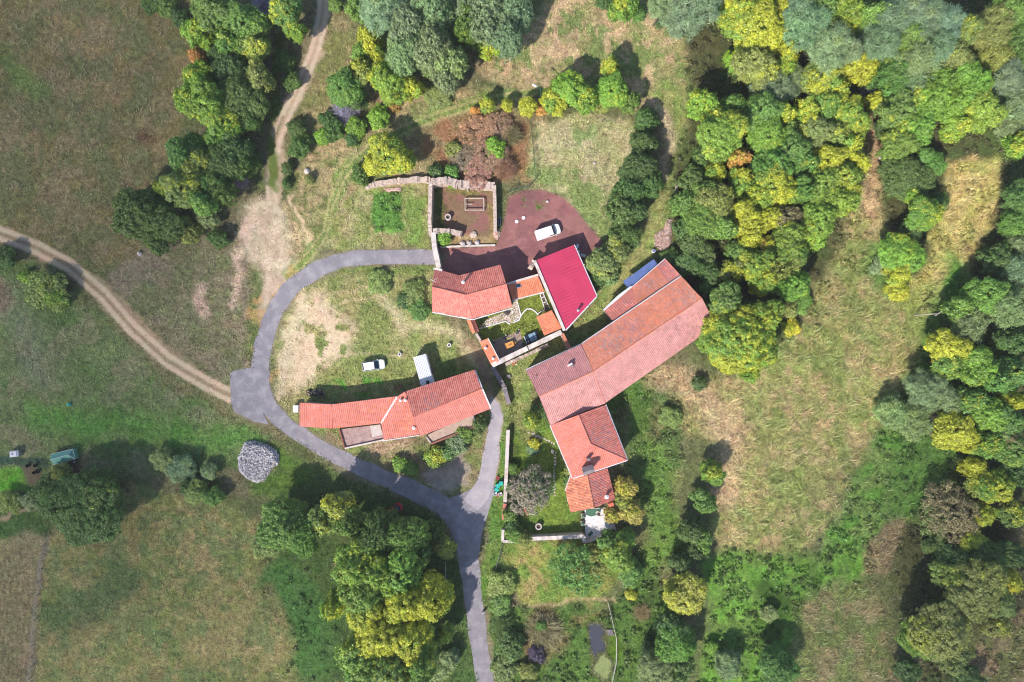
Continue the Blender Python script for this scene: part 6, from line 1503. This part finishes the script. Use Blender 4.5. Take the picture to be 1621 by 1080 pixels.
806 1018 21 B dg h=2.5 | dark one on the road bank
800 1056 21 B og h=2 | last on the road bank before the frame's bottom
835 1062 14 B og h=1.8 | beside the last on the road bank
862 1000 30 P br h=1.6 | broad brown mound west of the pond
850 1036 13 B dp h=1.4 | dot west of the pond
856 990 8 B g h=1.6 | green tuft on the brown mound
912 902 36 S g h=4.5 | spreading over the lower lawn
940 892 22 S og h=4 | eastern half of the lower lawn's fruit trees
976 876 24 A yg a=.3 h=7 | outside the white terrace wall
962 858 15 A g h=5 | closest to the white terrace wall
990 852 15 A g h=5 | in the hollow below the golden tree
998 906 20 B g h=2.5 | between the fruit trees and the dark row
1000 942 9 B y h=1 | tiny one among the dead grass by the pond
1016 970 14 P br h=.9 | dead grass tussock east of the pond
1082 944 31 A go a=.45 h=7 | golden round tree east of the pond
1060 985 24 D dg h=6 | below the golden round tree
1070 1015 29 D g h=7 | largest of the dark group east of the pond
1042 1058 30 W gy h=6 | at the frame's bottom east of the pond
1078 1050 24 D dg h=6 | bottom end of the dark group east of the pond
1028 1030 14 B dg h=2 | nearest to the pond fence
1128 748 17 A yg h=5 | first of the dark row crossing the meadow's edge
1113 795 19 D g h=5 | bluish one in the dark meadow-edge row
1094 838 21 D dg h=5.5 | main one of the dark meadow-edge row
1112 852 17 D g h=4.5 | meadow side of the dark row
1102 876 15 D dg h=4 | low end of the dark row
1078 892 17 D dg h=4 | last of the dark row, near the golden tree
1216 972 13 B gy h=1.8 | pale one on the bright green slope
1230 1058 29 D g h=6 | dark round one at the frame's bottom
1152 1050 20 W gy h=4 | pale one at the bottom of the green slope
1125 1025 10 B li h=1.5 | bright one at the bottom of the green slope
1062 660 17 B og h=1.5 | bramble mound at the meadow's corner
989 774 17 A go a=.25 h=5 | airy one touching the fish-scale annex
998 808 19 A go a=.25 h=5 | airy one over the terrace corner
968 813 14 A go a=.25 h=4.5 | airy limb over the white terrace
985 792 15 A og h=4.5 | green middle of the golden-leaved group
840 775 33 S si h=5.5 | wide one in the southern garden
846 768 22 S gy h=5 | grey upper half of the garden's silvery tree
841 664 14 A yg h=4 | in the garden against the hip-roofed house
852 652 13 B dg h=2.4 | in the corner by the hip-roofed house
845 703 8 B y h=1.2 | round flowering one in the southern garden
843 712 8 B gy h=.9 | silver cushion under the yellow flowering one
815 845 15 B g h=2.4 | at the garden's south-western corner
828 852 12 B og h=2.2 | spilling over the southern garden wall
808 812 11 B g h=2.2 | climbing the tile-coped wall's end
812 832 11 B dg h=2.2 | along the garden's hedge, southern part
811 742 8 B g h=1.4 | along the white garden wall, northern part
810 772 9 B dg h=1.4 | along the white garden wall, middle part
903 744 9 B og h=1.2 | flower bush along the hip-roofed house
898 760 8 B g h=1.2 | flower bush by the annex corner
690 722 16 B yg a=.5 h=2 | bright one below the beige terrace
722 705 17 B gy h=1.8 | silvery one under the beige terrace
735 690 13 B g h=1.8 | at the eastern end of the beige terrace
758 672 13 B dg h=2 | with white blooms by the village lane
708 714 12 B g h=1.6 | dark-leaved one under the beige terrace wall
634 736 13 B yg h=1.5 | yellow-tipped one near the main road
650 742 11 B g h=1.4 | beside the gravel triangle
600 446 20 B og h=1.3 | low scrub north of the pale dirt
655 462 19 B og h=1.3 | low scrub west of the bent-ridge house
664 490 15 B g h=1.3 | low scrub below the western gable
640 474 12 B dg h=1.2 | in the scrub west of the bent-ridge house
702 378 11 B li h=1.8 | bright one inside the ruin's front corner
715 293 6 B li h=1 | tuft growing under the ruin's northern wall
1060 410 16 B dg h=2 | shaded one behind the lean-to's eastern corner
"""
for k, ln in enumerate(l for l in TREES.strip().splitlines() if l.strip()): plant(ln, k)
# ------------------------------------------------------------------ the thin haze in the valley air
hm = bpy.data.materials.new("haze"); hm.use_nodes = True; hn = hm.node_tree; hn.nodes.remove(hn.nodes["Principled BSDF"])
pv = hn.nodes.new("ShaderNodeVolumePrincipled"); pv.inputs["Color"].default_value = (.95, .93, .94, 1); pv.inputs["Density"].default_value = .00014; pv.inputs["Anisotropy"].default_value = 0.0
hn.links.new(pv.outputs[0], hn.nodes["Material Output"].inputs["Volume"])
tag(MB().box(0, 0, 61.5, 900, 900, 127).build("haze", hm), kind="stuff")
# ------------------------------------------------------------------ fair-weather clouds drifting high above, outside the haze; their soft shade lies over the western fields and the south-eastern corner
cmat = bpy.data.materials.new("cloud"); cmat.use_nodes = True; cn = cmat.node_tree; cn.nodes.remove(cn.nodes["Principled BSDF"])
cd = cn.nodes.new("ShaderNodeBsdfDiffuse"); cd.inputs[0].default_value = (.85, .85, .86, 1); ct = cn.nodes.new("ShaderNodeBsdfTransparent"); cx = cn.nodes.new("ShaderNodeMixShader"); cx.inputs[0].default_value = .065
cn.links.new(ct.outputs[0], cx.inputs[1]); cn.links.new(cd.outputs[0], cx.inputs[2]); cn.links.new(cx.outputs[0], cn.nodes["Material Output"].inputs["Surface"])
def cloud(spots, alt, seed):
    r = random.Random(seed); mb = MB(); off = to_sun*(alt/to_sun.z)
    for px, py, rad in spots:
        for _ in range(1):
            q = P(px+r.uniform(-60, 60), py+r.uniform(-60, 60)); R_ = rad*r.uniform(.85, 1.2); pr = []
            for k in range(13): t = -math.pi/2+math.pi*k/12; pr.append((max(R_*math.cos(t), .5), R_*.45*math.sin(t)))
            mb.lathe(pr, q.x+off.x, q.y+off.y, alt+r.uniform(-10, 25), 24)
    return tag(mb.build("cloud", cmat, None, True), kind="structure")
cloud([(-100, 60, 34), (60, 40, 30), (120, 220, 30), (-60, 240, 34), (190, 130, 22), (40, 400, 28), (-100, 420, 32), (150, 480, 24), (30, 580, 28), (-120, 620, 34), (180, 680, 26), (60, 760, 30), (260, 800, 24), (120, 900, 30), (-80, 880, 34), (290, 960, 26), (160, 1060, 32), (0, 1080, 34), (340, 1100, 24)], 520, 4)
cloud([(1480, 980, 24), (1620, 900, 30), (1640, 1060, 34), (1500, 1120, 28), (1360, 1100, 22)], 560, 9)
